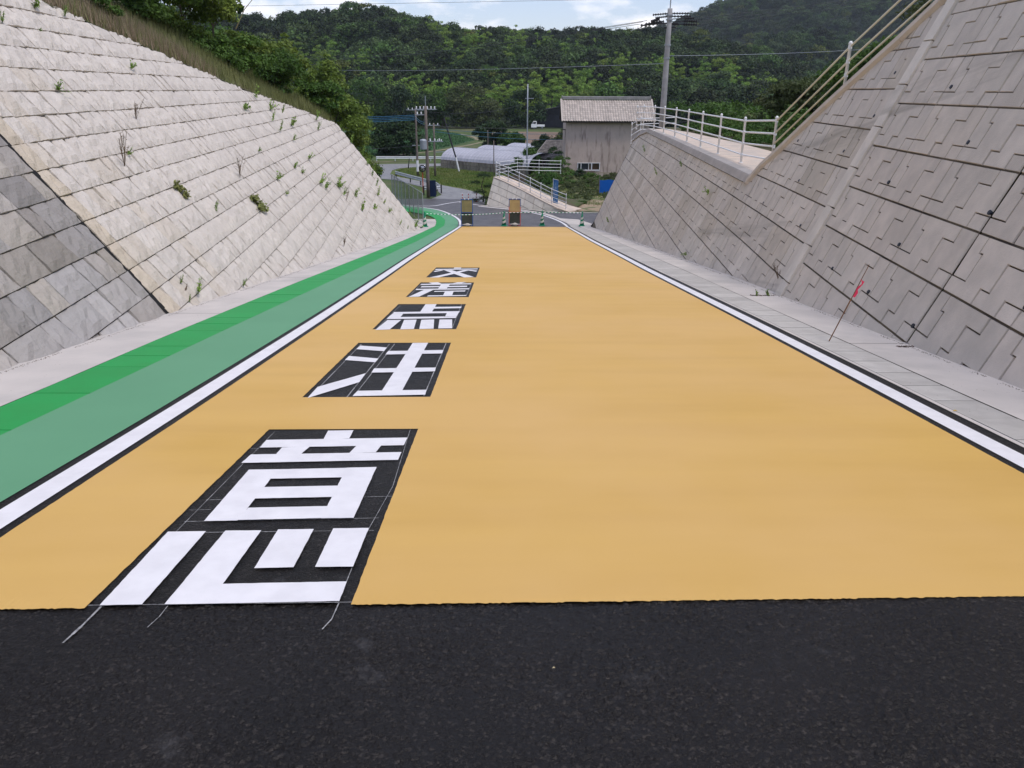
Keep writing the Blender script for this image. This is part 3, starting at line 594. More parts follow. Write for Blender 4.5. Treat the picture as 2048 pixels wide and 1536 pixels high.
# terrace edge beam, sloping coping
cb=MB(); ys=[18.15]+list(np.arange(19,41,1.5))+[41,42.2,43.4,44.4,45.3]
def ztt(y): return interp([(18,-.27),(41,-.27),(43.4,-.50),(45.3,-.92)],y)
for a,b in zip(ys,ys[1:]):
    a2,b2=a+.004,b-.004; prof=lambda y:[PR(y,ztopR(y)+.004,-.03),PR(y,ztopR(y)+.004,.006),PR(y,ztt(y)-.03,.006),PR(y,ztt(y),.0),(PR(y,ztt(y),0)[0]+.28,y,ztt(y)),(PR(y,ztt(y),0)[0]+.28,y,ztt(y)-.25)]
    p,q=prof(a2),prof(b2); cbk=MB(); cbk.add(p+q,[(i,i+6,(i+1)%6+6,(i+1)%6)[::-1] for i in range(6)]+[tuple(range(6)),tuple(range(6,12))[::-1]]); cbk.build('coping',M_CAP,wr3)
ysl=[2.2,4,6,8,10,11.5,12.83,13.6,14.84,15.56,16.3,17.3,17.7,18.1]
for root,(lo,hi) in ((wr,(2.2,7.92)),(wr2,(7.96,12.46)),(wr3,(12.48,18.12))):
    yy=[lo]+[y for y in ysl if lo+.2<y<hi-.2]+[hi]
    for a,b in zip(yy,yy[1:]):
        def prof(y):
            z=ztopR(y)+.002; x0=PR(y,z,.02); return [(x0[0],y,z-.002),(x0[0]+.02,y,z+.09),(x0[0]+.16,y,z+.11),(x0[0]+.16,y,z-.15)]
        p,q=prof(a+.004),prof(b-.004); m_=MB(); m_.add(p+q,[(i,i+4,(i+1)%4+4,(i+1)%4)[::-1] for i in range(4)]+[(0,1,2,3),(7,6,5,4)]); m_.build('coping',M_COPE,root)
# terrace floor
tv=MB(); ys=[18.0,19.5,21.3,24,26,29.6,32.7,37,40.4,41.4,43.4,45.2]; xo=[6.1,6.9,7.9,8.35,8.5,8.6,8.55,8.5,8.2,8.1,8.1,8.1]; vs=[]
for y,x in zip(ys,xo): vs+=[(PR(y,ztt(y),0)[0]+.284,y,ztt(y)-.002),(x,y,ztt(y)-.004)]
tv.add(vs,[(2*i,2*i+1,2*i+3,2*i+2) for i in range(len(ys)-1)])
M_TERR=mat('terrace_concrete',(.64,.53,.43),(.5,.44,.38),2,.9,.002,40,blotch=(.8,.55,.75,(.4,.34,.28))); o=tv.build('terrace_pavement',M_TERR); o['kind']='structure'
# ---------------------------------------------------------------- terrain
def vnoise(x,y,s,seed=0):
    return (math.sin(x/s+seed)*math.cos(y/s*1.3-seed*2)+.5*math.sin(x/s*2.3+y/s*1.7+seed)+.35*math.cos(x/s*3.9-y/s*3.1+seed*3))/1.85
def px2x(px,Y): return (px-1013)/1649*Y
def hillh(x,y):
    # near hill (ridge near y=380)
    u=x/max(y,1)*1649+1013
    ra=interp([(-900,26),(-200,27),(300,24),(560,23),(739,26.5),(820,23),(950,19),(1150,18),(1300,18),(1400,16),(1500,11),(1600,2),(1700,-8),(5000,-8)],u)
    A=-7.6+(ra+7.6)*sm(212,375,y)*(1 if y<430 else 1-.5*sm(430,600,y))
    rc=interp([(1350,-8),(1450,12),(1540,26),(1620,30),(1700,24),(1800,15),(1900,20),(2100,40),(2400,40)],u)
    Cc=-7.6+(rc+7.6)*sm(330,520,y)
    rb=interp([(900,-8),(1180,10),(1262,42),(1330,50),(1384,60),(1417,66),(1475,78),(1510,84),(1600,88),(1700,84),(1760,88),(1900,104),(2100,112),(2600,90)],u)
    B=-7.6+(rb+7.6)*sm(480,760,y)
    h=max(A,Cc,B); k=sm(240,330,y)
    return max(-7.8,h+k*(vnoise(x,y,37,1)*2.2+vnoise(x,y,15,2)*1.1)) if y>212 else -7.6
def grid(name,xs,ys,hf,m,kind='structure',skip=None):
    vs=[(x,y,hf(x,y)) for y in ys for x in xs]; nx=len(xs)
    fs=[(j*nx+i,j*nx+i+1,(j+1)*nx+i+1,(j+1)*nx+i) for j in range(len(ys)-1) for i in range(nx-1) if not(skip and skip((xs[i]+xs[i+1])/2,(ys[j]+ys[j+1])/2))]
    mb=MB(); mb.add(vs,fs); o=mb.build(name,m,smooth=True); o['kind']=kind; return o
M_GRASS=mat('valley_grass',(.05,.085,.02),(.085,.12,.035),.35,.95,.05,2.0,blotch=(.08,.5,.7,(.13,.125,.06)))
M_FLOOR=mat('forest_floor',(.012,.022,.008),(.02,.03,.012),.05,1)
vx=sorted(set([-60,-45,-34,-26,-20,-16,-12,-9,-6.5,6,8,12,16,22,30,45,60,90,140,220,300]+[-x for x in (90,140,220,300)]))
grid('valley_ground',vx,[-30,-10,0,10,20,30,40,46,50,56,62,70,80,90,110,140,170,215],lambda x,y:gz(y)-.05-(0.0 if y>46 or abs(x)<4 else .3),M_GRASS)
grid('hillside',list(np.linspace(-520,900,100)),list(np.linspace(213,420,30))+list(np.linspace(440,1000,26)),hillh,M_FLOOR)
M_LAWN=mat('mown_grass',(.08,.13,.025),(.13,.14,.045),.5,.95,.04,5,blotch=(.25,.5,.72,(.16,.14,.06)))
poly_sheet('old_road',[(-1.6,59.0),(-1.6,62.8),(-1.8,65),(-2.5,69.2),(-3.8,72.2),(-8.1,80.4),(-12.8,89.9),(-13.3,91.6),(-13.7,96.3),(-13.1,98.9),(-11.4,100.3),(-8.2,102.3),(-8.5,105.6),(-15,104.6),(-18.5,103),(-19.5,98),(-18,91),(-14.5,86),(-11.8,83.7),(-6.1,70.5),(-5.4,66.6),(-6.2,61.5)],-.02,M_OLD,3)
poly_sheet('mown_island',[(-1.9,65.2),(-2.6,69.3),(-3.9,72.3),(-8.2,80.5),(-12.9,90),(-13.4,91.7),(-13.6,96.2),(-13.0,98.7),(-11.4,100.1),(-8.2,99.8),(-.8,91.2),(2,90),(2,84),(.4,74),(-.9,64.5)],-.025,M_LAWN,3)
M_CROP=mat('crop_field',(.045,.10,.04),(.07,.13,.05),1.2,.95,.12,2.5,stretch=(1.0,.35,1))
poly_sheet('crop_field',[(-60,118),(-17.2,119),(-11.4,129.6),(-5.9,156.6),(-10,178),(-18.7,200),(-24.7,198),(-60,198)],-.015,M_CROP,12)
M_SOIL=mat('ploughed_soil',(.17,.12,.085),(.22,.16,.115),1.5,1,.08,4,stretch=(.3,1.6,1),blotch=(.07,.5,.7,(.24,.185,.14)))
poly_sheet('ploughed_field',[(-3.4,183),(-1.5,190),(14,188),(22,188),(22,128),(9.7,131),(4,130.5),(-.1,149)],-.012,M_SOIL,12)
M_PATH=mat('dry_track',(.30,.25,.17),(.16,.16,.08),.8,1)
for pl,wd in (([(-17.2,117.3),(-11.0,127.5),(-7,140),(-4.5,150)],.9),([(-10,178.5),(-6.5,168),(-5.4,157)],.8),([(-22,103.5),(-12,111),(-3,121)],.5)): 
    p=smooth(pl,3,2); sheet('dry_track',offs(p,-wd/2),offs(p,wd/2),-.008,M_PATH,1)
M_DIRT=mat('bare_dirt',(.36,.27,.18),(.27,.215,.14),1.2,1,.03,9,blotch=(1.1,.52,.62,(.10,.13,.045)))
poly_sheet('dirt_yard',[(3.6,54.0),(9.5,54.2),(12,60),(9,63.5),(6,61.2),(4.3,57.5)],.012,M_DIRT,1.5)
M_YARD=mat('yard_grass',(.07,.12,.025),(.13,.13,.05),.8,.95,.05,5,blotch=(.5,.45,.6,(.24,.2,.11)))
poly_sheet('yard_grass',[(3.8,57.0),(4.6,58.4),(6,61.4),(9,63.6),(12,61),(14,72),(12,84),(5,84),(3,70)],.006,M_YARD,3)
# banks above the two walls
M_BANK=mat('bank_soil_grass',(.10,.085,.045),(.07,.085,.03),.5,1,.06,4)
def bankL(s,d):
    z0=ztopL(s); x,y,_=PL(s,z0)
    return (x-d,y+(.25*d if s>38 else 0),z0-.02+.62*min(d,9)+.12*max(0,d-9)+vnoise(x-d,y,3.1)*.12*min(1,d))
ss=list(np.arange(2,41,1.3))+[41,42,43,44]; ds=[0,.5,1,1.8,3,4.5,6.5,9,13,18,26]
vs=[bankL(s,d) for s in ss for d in ds]; n=len(ds); mb=MB(); mb.add(vs,[(i*n+k,i*n+k+1,(i+1)*n+k+1,(i+1)*n+k)[::-1] for i in range(len(ss)-1) for k in range(n-1)])
last=(len(ss)-1)*n; b=len(vs); mb.add([vs[last+k] for k in range(n)]+[(vs[last+k][0],vs[last+k][1]+3+k*.2,gz(48)) for k in range(n)],[(k,k+1,n+k+1,n+k) for k in range(n-1)])
o=mb.build('left_bank',M_BANK,smooth=True); o['kind']='structure'
def bankR(x,y):
    # ground behind the right wall: flat by the terrace, rising towards the camera
    sl=0
    yy=min(y,18.1)
    if y<18.1: sl=interp(STOP,max(2.2,y))+.1
    base=-.30 if y>18.1 else sl
    t=sm(44,54,y+.35*max(0,x-14)*0); z=base+(-7.3-base)*t
    return z+vnoise(x,y,4)*.1*sm(0,3,x-9)
ysb=[2.2,4,6,8,10,12,13,14,15,16,17,17.7,18.1,19,21,24,28,32,36,40,43.8,46,48,50,52,56]
rows=[]
for y in ysb:
    x0=(PR(y,ztopR(y))[0]+.17) if y<18.05 else interp(list(zip([18.0,19.5,21.3,24,26,29.6,32.7,37,40.4,41.4,43.4,45.2,60],[6.1,6.9,7.9,8.35,8.5,8.6,8.55,8.5,8.2,8.1,8.1,8.1,8.1])),y)
    rows.append([(x0+d,y,bankR(x0+d,y)-.03) for d in (0,.6,1.5,3,5,8,12,18,26,40,60)])
n=11; mb=MB(); mb.add([p for r in rows for p in r],[(i*n+k,i*n+k+1,(i+1)*n+k+1,(i+1)*n+k) for i in range(len(rows)-1) for k in range(n-1)])
o=mb.build('right_bank',M_BANK,smooth=True); o['kind']='structure'
# ---------------------------------------------------------------- railings
def railing(label,posts,hts,r_post=.03,r_rail=.021,mpost=M_WPIPE,mrail=M_WPIPE,ph=1.13,group=None,endext=None,rails=None):
    root=empty('guard_railing',posts[0],label,'railing')
    for p in posts:
        mb=MB(); p=Vector(p); mb.lathe(p,[(r_post,-.03),(r_post,ph-.02),(r_post*1.25,ph-.015),(r_post*1.25,ph+.01),(r_post*.7,ph+.035),(.004,ph+.042)],12)
        mb.lathe(p,[(r_post*2.1,0.0),(r_post*2.1,.012),(r_post*1.05,.014)],12); mb.build('post',mpost,root,smooth=True)
    for h in hts:
        pts=[Vector(p)+Vector((0,0,h)) for p in (rails or posts)]
        mb=MB(); mb.tube(pts,r_rail,8); mb.build('rail',mrail,root,smooth=True)
        for p in posts:
            pass
    mb=MB()
    for p in posts:
        for h in hts: mb.lathe(Vector(p)+Vector((0,0,h)),[(r_post*1.22,-.035),(r_post*1.22,.035)],10)
    mb.build('rail_sleeves',mpost,root)['kind']='stuff'
    return root
T=-.27
tp=[(6.08,18.2,-.16),(6.27,21.23,T),(6.45,24.3,T),(6.6,27.2,T),(6.82,30.3,T),(6.98,33.3,T),(7.03,36.0,T),(7.03,38.4,T),(6.85,40.4,T-.02),(6.72,41.6,T-.06)]
railing('white four-rail railing along the edge of the high terrace on the right',tp,[1.06,.78,.5,.21],ph=1.12)
railing('short low white railing at the far end of the terrace',[(7.0,44.9,-1.25),(7.5,44.95,-.95),(9.4,45.0,-.9)],[1.03,.74,.45,.15],ph=1.08)
sp=[(5.98+.18*t,18.2-t,-.0+.54*t) for t in (2.55,5.6,8.6)]
rt=[(5.98+.18*t,18.2-t,-.0+.54*t) for t in (2.55,5.6,8.6,10)]; rt=[(6.08,18.2,-.03)]+rt
railing('cream three-rail railing climbing steeply beside the sloping coping at upper right',sp,[.92,.665,.43],ph=.98,mrail=M_BPIPE,rails=rt,r_rail=.019)
for tq in (): pass
# ---------------------------------------------------------------- small wall across the junction
A_=Vector((-1.5,57.65,-6.5)); B_=Vector((4.35,53.6,-6.32)); tA=Vector((-.75,58.6,-4.48)); tB=Vector((4.4,53.85,-6.25))
root=empty('retaining_wall',A_,'small wedge-shaped grey block wall across the junction, below a white railing','retaining wall')
def tl(u): 
    z=interp([(0,-4.50),(.14,-4.72),(.3,-5.02),(.5,-5.42),(.7,-5.85),(.86,-6.15),(1,-6.3)],u); k=(z+6.45)/1.95
    x=A_.x+(B_.x-A_.x)*u; y=A_.y+(B_.y-A_.y)*u; return Vector((x+.62*k,y+.75*k,z))
def bl(u): return A_.lerp(B_,u)-Vector((0,0,.25))
mb=MB(); N=20; vs=[]
for i in range(N+1): vs+=[tuple(bl(i/N)+Vector((.05,.07,0))),tuple(tl(i/N)+Vector((.05,.07,-.02)))]
mb.add(vs,[(2*i,2*i+2,2*i+3,2*i+1) for i in range(N)]); mb.add([tuple(bl(0)),tuple(tl(0)),tuple(tl(0)+Vector((2.5,2.5,0))),tuple(bl(0)+Vector((2.5,2.5,0)))],[(0,1,2,3)]); mb.build('backing',M_JOINT,root)
RB=random.Random(3); rowh=.47; nr=Vector((-.55,-.79,.28)).normalized()
for r in range(5):
    u=-RB.random()*.1
    while u<1:
        u2=min(1,u+.118); ua,ub=max(0,u)+.002,u2-.002
        if ub-ua<.02: u=u2; continue
        def pt(uu,h):
            t=tl(uu);b=bl(uu); H=t.z-b.z; k=min(1,h/H) if H>0 else 1
            return t.lerp(b,k)
        q=[pt(ua,(r+1)*rowh-.012),pt(ub,(r+1)*rowh-.012),pt(ub,r*rowh+.012),pt(ua,r*rowh+.012)]
        if (q[0]-q[3]).length<.06 and (q[1]-q[2]).length<.06: u=u2; continue
        c=sum(q,Vector())/4; mb=MB(); t_=RB.choice([1,1.05,.95,.86,1.02]); mb.tint=(t_*1.05,t_*1.07,t_*1.09)
        o=nr*RB.uniform(0,.012)
        mb.add([tuple(v+o+(c-v)*.008) for v in q]+[tuple(v-nr*.06) for v in q],[(0,1,2,3),(0,4,5,1),(1,5,6,2),(2,6,7,3),(3,7,4,0)]); mb.build('precast_block',M_PANEL,root,tint=True); u=u2
mb=MB(); vs=[]
for i in range(N+1):
    t=tl(i/N); bk=Vector((.62,.79,0)).normalized(); vs+=[tuple(t+Vector((0,0,-.1))-bk*.03),tuple(t+Vector((0,0,.03))-bk*.03),tuple(t+Vector((0,0,.05))+bk*(1.05+.5*(i/N))),]
mb.add(vs,[(3*i+k,3*i+3+k,3*i+4+k,3*i+1+k) for i in range(N) for k in (0,1)]); mb.build('coping',M_TERR,root)
mb=MB(); mb.add([(4.35,53.55,-6.28),(4.95,54.2,-6.29),(4.0,56.2,-6.3),(3.3,55.6,-6.15),(3.35,54.4,-6.12)],[(0,1,2,3,4)]); mb.add([(4.35,53.55,-6.28),(4.95,54.2,-6.29),(4.95,54.2,-6.6),(4.35,53.55,-6.6)],[(0,1,2,3)]); tag(mb.build('ramp_landing',M_TERR),kind='structure')
bk=Vector((.62,.79,0)).normalized()
sr=[tuple(tl(u)+bk*.28+Vector((0,0,.03))) for u in (.0,.05,.17,.32,.47,.61,.75,.93)]
railing('white railing stepping down the small wedge-shaped wall',sr,[.98,.72,.46,.2],ph=1.02)
c0=Vector(sr[0]); b1=c0+Vector((.02,.25,0))
railing('white railing behind the small wall, running level towards the house',[tuple(b1),(.95,63.4,-4.62),(2.7,64.2,-4.75),(4.5,65.0,-4.85)],[.98,.72,.46,.2],ph=1.02)
# earth behind small wall
def mound(x,y):
    # fill behind the small wall and under the house garden
    c=-6.38-.036*(y-54); a=c+1.75*sm(3.9,-.3,x+.25*(y-57))*sm(86,66,y)+1.0*sm(3.0,1.2,abs(x-5.2))*sm(76,82,y); return a+vnoise(x,y,2.3)*.05
nx_=18; ny_=22; pts=[]
for j in range(ny_):
    v=j/(ny_-1)
    for i in range(nx_):
        u=i/(nx_-1); e0=tl(min(1,u*1.0))+bk*(1.0+.45*u)
        if u>.999: e0=Vector((4.9,55.3,-6.36))
        far=Vector((-.6+14.2*u,88.5,0)); p=e0.lerp(far,v); z=mound(p.x,p.y); k_=sm(0,.3,v); z=(e0.z-.02)*(1-k_)+z*k_
        pts.append((p.x,p.y,z))
mb=MB(); mb.add(pts,[(j*nx_+i,j*nx_+i+1,(j+1)*nx_+i+1,(j+1)*nx_+i) for j in range(ny_-1) for i in range(nx_-1)]); tag(mb.build('garden_bank',mat('garden_soil',(.10,.075,.05),(.06,.09,.025),.9,1,.05,5,blotch=(.6,.48,.6,(.07,.10,.03))),smooth=True),kind='structure')
# ---------------------------------------------------------------- cones, bars, signs
def cone(loc,label):
    root=empty('traffic_cone',loc,label,'traffic cone','green cones closing the road'); c=Vector(loc)
    mb=MB(); mb.box(c+Vector((0,0,.012)),(.36,.36,.024)); mb.lathe(c,[(.165,.022),(.155,.05),(.14,.055)],20); mb.build('base',M_CGREEN,root)
    mb=MB(); mb.lathe(c,[(.135,.05),(.045,.68),(.03,.70),(.028,.72)],20); mb.build('body',M_CGREEN,root,smooth=True)
    def rad_(z): return .135-(z-.05)/.63*.09
    for z0,z1 in ((.20,.33),(.43,.55)):
        mb=MB(); n=20
        vs=[]
        for k in range(n):
            a=2*math.pi*k/n; sh=.05*math.cos(a-.6)
            for z in (z0+sh,z1+sh): r=rad_(z)+.003; vs.append(tuple(c+Vector((r*math.cos(a),r*math.sin(a),z))))
        mb.add(vs,[(2*k,2*((k+1)%n),2*((k+1)%n)+1,2*k+1) for k in range(n)]); mb.build('band',M_CWHITE,root,smooth=True)
    mb=MB(); mb.lathe(c,[(.034,.71),(.034,.80),(.045,.80),(.045,.83),(.03,.85),(.012,.875)],12); mb.build('bar_holder',M_CWHITE if 'near' in label else M_CGREEN,root)
    return c
CN=[cone((-4.62,44.6,gz(44.6)+.006),'green and white cone at the foot of the left wall, beside the mesh fence'),cone((-.09,46.35,gz(46.35)),'green and white cone between the two sign boards'),cone((2.2,46.6,gz(46.6)),'green and white cone just inside the right white line'),cone((4.55,46.2,gz(46.2)+.02),'green and white cone on the right apron touching the block wall')]
for i,lab in enumerate(['sagging striped bar from the left cone across the green lane and left sign','level striped bar crossing in front of the red framed sign','striped bar between the two right cones']):
    a,b=CN[i]+Vector((0,0,.77)),CN[i+1]+Vector((0,0,.77)); n=int((b-a).length/.105); root=empty('cone_bar',a,lab,'barrier bar','striped bars hung between the cones')
    sag=.10 if i==0 else .0
    w_=MB();g_=MB()
    for k in range(n):
        u0,u1=k/n,(k+1)/n; p=a.lerp(b,u0)-Vector((0,0,4*sag*u0*(1-u0)+ (.0))); q=a.lerp(b,u1)-Vector((0,0,4*sag*u1*(1-u1)))
        (w_ if k%2 else g_).tube([p,q],.019,8)
    w_.build('white_bands',M_WPIPE,root); g_.build('green_bands',M_CGREEN,root)
M_BOARD=mat('sign_back_olive',(.25,.22,.10),(.18,.165,.08),3,.6); M_BOARD2=mat('sign_back_tan',(.42,.31,.14),(.33,.24,.11),3,.6); M_BD=mat('sign_back_dark',(.05,.06,.045),(.035,.04,.035),3,.7)
def signboard(loc,label,upper,lower,fm_top,fm_low,rz):
    root=empty('sign_board',loc,label,'road works sign'); c=Vector(loc); R=Matrix.Rotation(rz,3,'Z')
    def P(x,y,z): return c+R@Vector((x,y,z))
    lean=.16
    def F(x,z,d=0): return P(x,lean*(z/1.55)+d,z)
    fr=MB(); fr.beam(F(-.33,1.53),F(.33,1.53),.04,.05); fr.build('frame_top',fm_top,root)
    for x in (-.335,.335):
        f1=MB(); f1.beam(F(x,1.55),F(x,1.1),.035,.035); f1.build('frame_side',fm_top,root)
        f2=MB(); f2.beam(F(x,1.1),F(x,0.0),.035,.035); f2.build('frame_side',fm_low,root)
        f3=MB(); f3.beam(P(x,lean,1.5),P(x,.55,0),.03,.03); f3.build('stand_leg',fm_low,root)
    f=MB(); f.beam(F(-.33,.78,-.02),F(.33,.78,-.02),.03,.04); f.build('cross_bar',fm_low,root)
    f=MB(); f.beam(F(-.33,.02),F(.33,.02),.03,.03); f.build('cross_bar',fm_low,root)
    u=MB(); u.add([tuple(F(x,z,d)) for d in (.0,.012) for x,z in ((-.31,.8),(.31,.8),(.31,1.5),(-.31,1.5))],[(0,1,2,3),(7,6,5,4),(0,4,5,1),(1,5,6,2),(2,6,7,3),(3,7,4,0)]); u.build('upper_panel',upper,root)
    u=MB(); u.add([tuple(F(x,z,d)) for d in (.0,.012) for x,z in ((-.31,.12),(.31,.12),(.31,.755),(-.31,.755))],[(0,1,2,3),(7,6,5,4),(0,4,5,1),(1,5,6,2),(2,6,7,3),(3,7,4,0)]); u.build('lower_panel',lower,root)
    for x in (-.12,.10):
        cl=MB(); cl.box(F(x,1.55),(.05,.05,.06)); cl.build('clip',M_WPIPE,root)
    # sandbag
    bag=MB(); b0=P(0,-.1,.0)
    prof=[]
    n=12
    for j in range(7):
        t=j/6; rr_=math.sin(math.pi*(.08+.86*t))**.7
        for k in range(n):
            a=2*math.pi*k/n; prof.append(tuple(b0+R@Vector((-.22+.44*t,.12*rr_*math.cos(a)*(1+.15*math.sin(3*a+t*5)),max(0.0,.085+.085*rr_*math.sin(a)*(1.2 if .4<t<.8 else .9))))))
    bag.add(prof,[(j*n+k,j*n+(k+1)%n,(j+1)*n+(k+1)%n,(j+1)*n+k) for j in range(6) for k in range(n)]+[tuple(range(n)),tuple(range(6*n,7*n))[::-1]])
    o=bag.build('sandbag',mat('sandbag_cloth',(.5,.47,.42),(.4,.37,.33),9,.9,.01,30),None,smooth=True); tag(o,'pale slumped sandbag at the foot of the '+('blue' if fm_low is M_BLUE else 'red')+' framed sign','sandbag','sandbags weighing down the signs')
signboard((-2.28,46.15,gz(46.15)),'blue framed road works sign board seen from behind, left of the centre cone',M_BOARD,M_BOARD if False else M_BD,M_BLUE,M_BLUE,.02)
signboard((.55,46.45,gz(46.45)),'tan backed sign board with blue top and red sides, right of the centre cone',M_BOARD2,M_BD,M_BLUE,M_RED,-.02)
for x,y in ((-3.3,60.2),(-2.85,60.6),(-2.25,60.8)):
    root=empty('delineator_post',(x,y,gz(y)),''+{-3.3:'leftmost',-2.85:'middle',-2.25:'rightmost'}[x]+' of three slim red and white posts behind the blue framed sign','delineator post','red and white posts beyond the signs'); c=Vector((x,y,gz(y)))
    mb=MB(); mb.lathe(c,[(.10,0),(.10,.03),(.04,.05)],12); mb.build('base',M_RED,root)
    for k in range(6): mb=MB(); mb.lathe(c,[(.032,.05+k*.11),(.032,.16+k*.11)],10); mb.build('band',M_RED if k%2==0 else M_WPIPE,root)
# ---------------------------------------------------------------- mesh fence (left)
a=Vector((-4.95,46.9,gz(46.9))); b=Vector((-8.9,62,gz(62)+.1)); n=9
root=empty('mesh_fence',a,'grey chain-link fence on posts running back from the end of the left wall','fence')
M_MESH=mat('wire_mesh',(.25,.28,.28),None,rough=.5,alpha=.42)
for i in range(n):
    p=a.lerp(b,i/(n-1)); mb=MB(); mb.tube([p,p+Vector((0,0,1.86))],.03,8); mb.build('post',M_GALV,root)
    if i<n-1:
        q=a.lerp(b,(i+1)/(n-1)); mb=MB(); d=(q-p).normalized()*.03
        mb.add([tuple(p+d+Vector((0,0,.08))),tuple(q-d+Vector((0,0,.08))),tuple(q-d+Vector((0,0,1.8))),tuple(p+d+Vector((0,0,1.8)))],[(0,1,2,3)]); mb.build('mesh_panel',M_MESH,root)
mb=MB(); mb.tube([a+Vector((0,0,1.84)),b+Vector((0,0,1.84))],.022,8); mb.build('top_rail',M_GALV,root)
# ---------------------------------------------------------------- guard rails
def wrail(label,pts,h=.75,mt=M_GALV,bluepost=False,curl=False):
    root=empty('guard_rail',pts[0],label,'guard rail'); P=[Vector(p) for p in pts]
    for p in P: mb=MB(); mb.tube([p,p+Vector((0,0,h))],.06,8); mb.build('post',M_DARK if bluepost else mt,root)
    vs=[];m=8; prof=[(0,0),(.05,.05),(.0,.10),(-.02,.16),(.0,.22),(.05,.27),(0,.33)]
    for i,p in enumerate(P):
        d=(P[min(i+1,len(P)-1)]-P[max(0,i-1)]).normalized(); s_=Vector((d.y,-d.x,0))
        vs+=[tuple(p+s_*(.08+q[0])+Vector((0,0,h-.32+q[1]))) for q in prof]
    k=len(prof); mb=MB(); mb.add(vs,[(i*k+j,i*k+j+1,(i+1)*k+j+1,(i+1)*k+j) for i in range(len(P)-1) for j in range(k-1)]); mb.build('beam',mt,root)
M_GUARD=mat('white_guard_beam',(.5,.52,.54),(.4,.43,.46),2,.6)
wrail('low grey guard rail curling round beside the tall wooden pole on the left',[(-11.6,84.2,-7.3),(-9.6,80,-7.25),(-8.2,76.6,-7.15),(-7.0,73.4,-7.05),(-6.1,70.6,-6.95),(-5.55,68.2,-6.9),(-5.9,66.9,-6.85),(-6.9,66.6,-6.85)],.75,M_GUARD,True)
wrail('white guard rail along the far loop of the old road, beyond the grass island',[(-17.5,108.6,-7.6),(-15,108.7,-7.6),(-12.6,108.8,-7.6),(-10.2,109,-7.6),(-8.3,109.1,-7.6)],.62,mat('bright_guard_beam',(.7,.72,.72),(.6,.62,.62),2,.6))
wrail('distant white guard rail above the weeds at upper right',[(22,60,1.05),(26,61,1.15),(30,62,1.25),(35,63,1.4)],.6,M_WPIPE)
# ---------------------------------------------------------------- poles and cables
def pole(loc,h,r,m,label,arms=(),can=None,tip=None,name='utility_pole',ringz=(),foot=None,cat='utility pole',lean=(0,0)):
    root=empty(name,loc,label,cat); c=Vector(loc); top=c+Vector((lean[0],lean[1],h))
    mb=MB(); mb.tube([c+(top-c)*k for k in (0,.25,.5,.75,1)],r,16,taper=r*.72); mb.build('shaft',m,root,smooth=True)
    for z in ringz: mb=MB(); mb.lathe(c+(top-c)*(z/h),[(r*1.03,-.03),(r*1.03,.03)],16); mb.build('band',M_GALV,root)
    for (z,ln,off,ang,ins) in arms:
        d=Vector((math.cos(ang),math.sin(ang),0)); p=c+(top-c)*(z/h); mb=MB(); mb.beam(p+d*(off-ln/2),p+d*(off+ln/2),.07,.07); arm=mb.build('cross_arm',M_GALV,root)
        for k in range(ins):
            q=p+d*(off-ln/2+ln*(k+.5)/ins); mb=MB(); mb.lathe(q,[(.03,.03),(.06,.07),(.035,.12),(.06,.16),(.03,.22)],8); mb.build('insulator',M_WPIPE,root)
    if can:
        z,ox,oy=can; p=c+Vector((ox,oy,z)); mb=MB(); mb.lathe(p,[(.26,0),(.28,.05),(.28,.68),(.22,.76),(.05,.8)],16); mb.build('transformer',M_GALV,root,smooth=False)
        mb=MB(); mb.beam(p+Vector((-.1,0,.4)),c+Vector((0,0,z+.4)),.08,.08); mb.build('bracket',M_GALV,root)
    if tip: mb=MB(); mb.tube([top,top+Vector((0,0,tip))],.03,6); mb.build('tip_rod',M_GALV,root)
    if foot: mb=MB(); mb.lathe(c,[(r*1.05,foot[0]),(r*1.05,foot[1])],16); mb.build('sleeve',foot[2],root)
    return root
pole((-6.26,63.9,-6.68),7.0,.145,M_WOODP,'tall brown pole with a grey transformer, standing by the guard rail',arms=[(6.75,1.7,0,.05,6),(6.35,.9,-.35,.05,3),(4.35,1.1,.65,.1,3)],can=(3.75,-.25,-.1),tip=.75)
pole((-9.84,89.2,-7.57),7.2,.13,M_WOODP,'second pole on the grass island, white sleeve at its foot',arms=[(7.0,2.2,.1,.1,5),(3.3,1.2,.1,.1,0)],foot=(.5,1.7,M_WPIPE))
pole((-7.84,88.5,-7.52),5.6,.12,M_WOODP,'short thin pole with two cross arms, right of the transformer pole',arms=[(5.4,1.3,0,.2,3),(3.7,1.6,.2,.2,4),(2.6,1.2,.5,.2,0)])
root=empty('pole_brace',(-7.6,95,-7.6),'slanting dark stay pole leaning left beyond the transformer pole','pole'); mb=MB(); mb.tube([(-5.9,95,-6.0),(-7.2,95,-1.6)],.09,8); mb.build('stay',M_DARK,root); mb=MB(); mb.tube([(-5.55,95,-7.6),(-5.9,95,-6.0)],.10,8); mb.build('foot',M_WPIPE,root)
pole((2.3,86,-7.4),9.5,.085,M_GALV,'slender grey steel mast rising behind the level white railing',arms=[(8.1,.9,.2,0,0)],name='steel_mast',cat='mast')
pole((-1.3,88.5,-7.6),3.9,.06,M_WOODP,'thin wooden stake pole in front of the plastic greenhouses',name='wooden_post',cat='post')
pole((-2.6,118,-7.6),3.6,.08,M_WOODP,'thin post between the bushes behind the greenhouses',name='wooden_post',cat='post')
for (x,y,h,lb) in ((-12.0,98.3,1.2,'short dark leaning post on the left of the grass island'),(-9.6,96.6,1.3,'short dark post beside the sleeved pole')):
    root=pole((x,y,gz(y)),h,.07,M_DARK,lb,name='short_post',cat='post',lean=(.18,0))
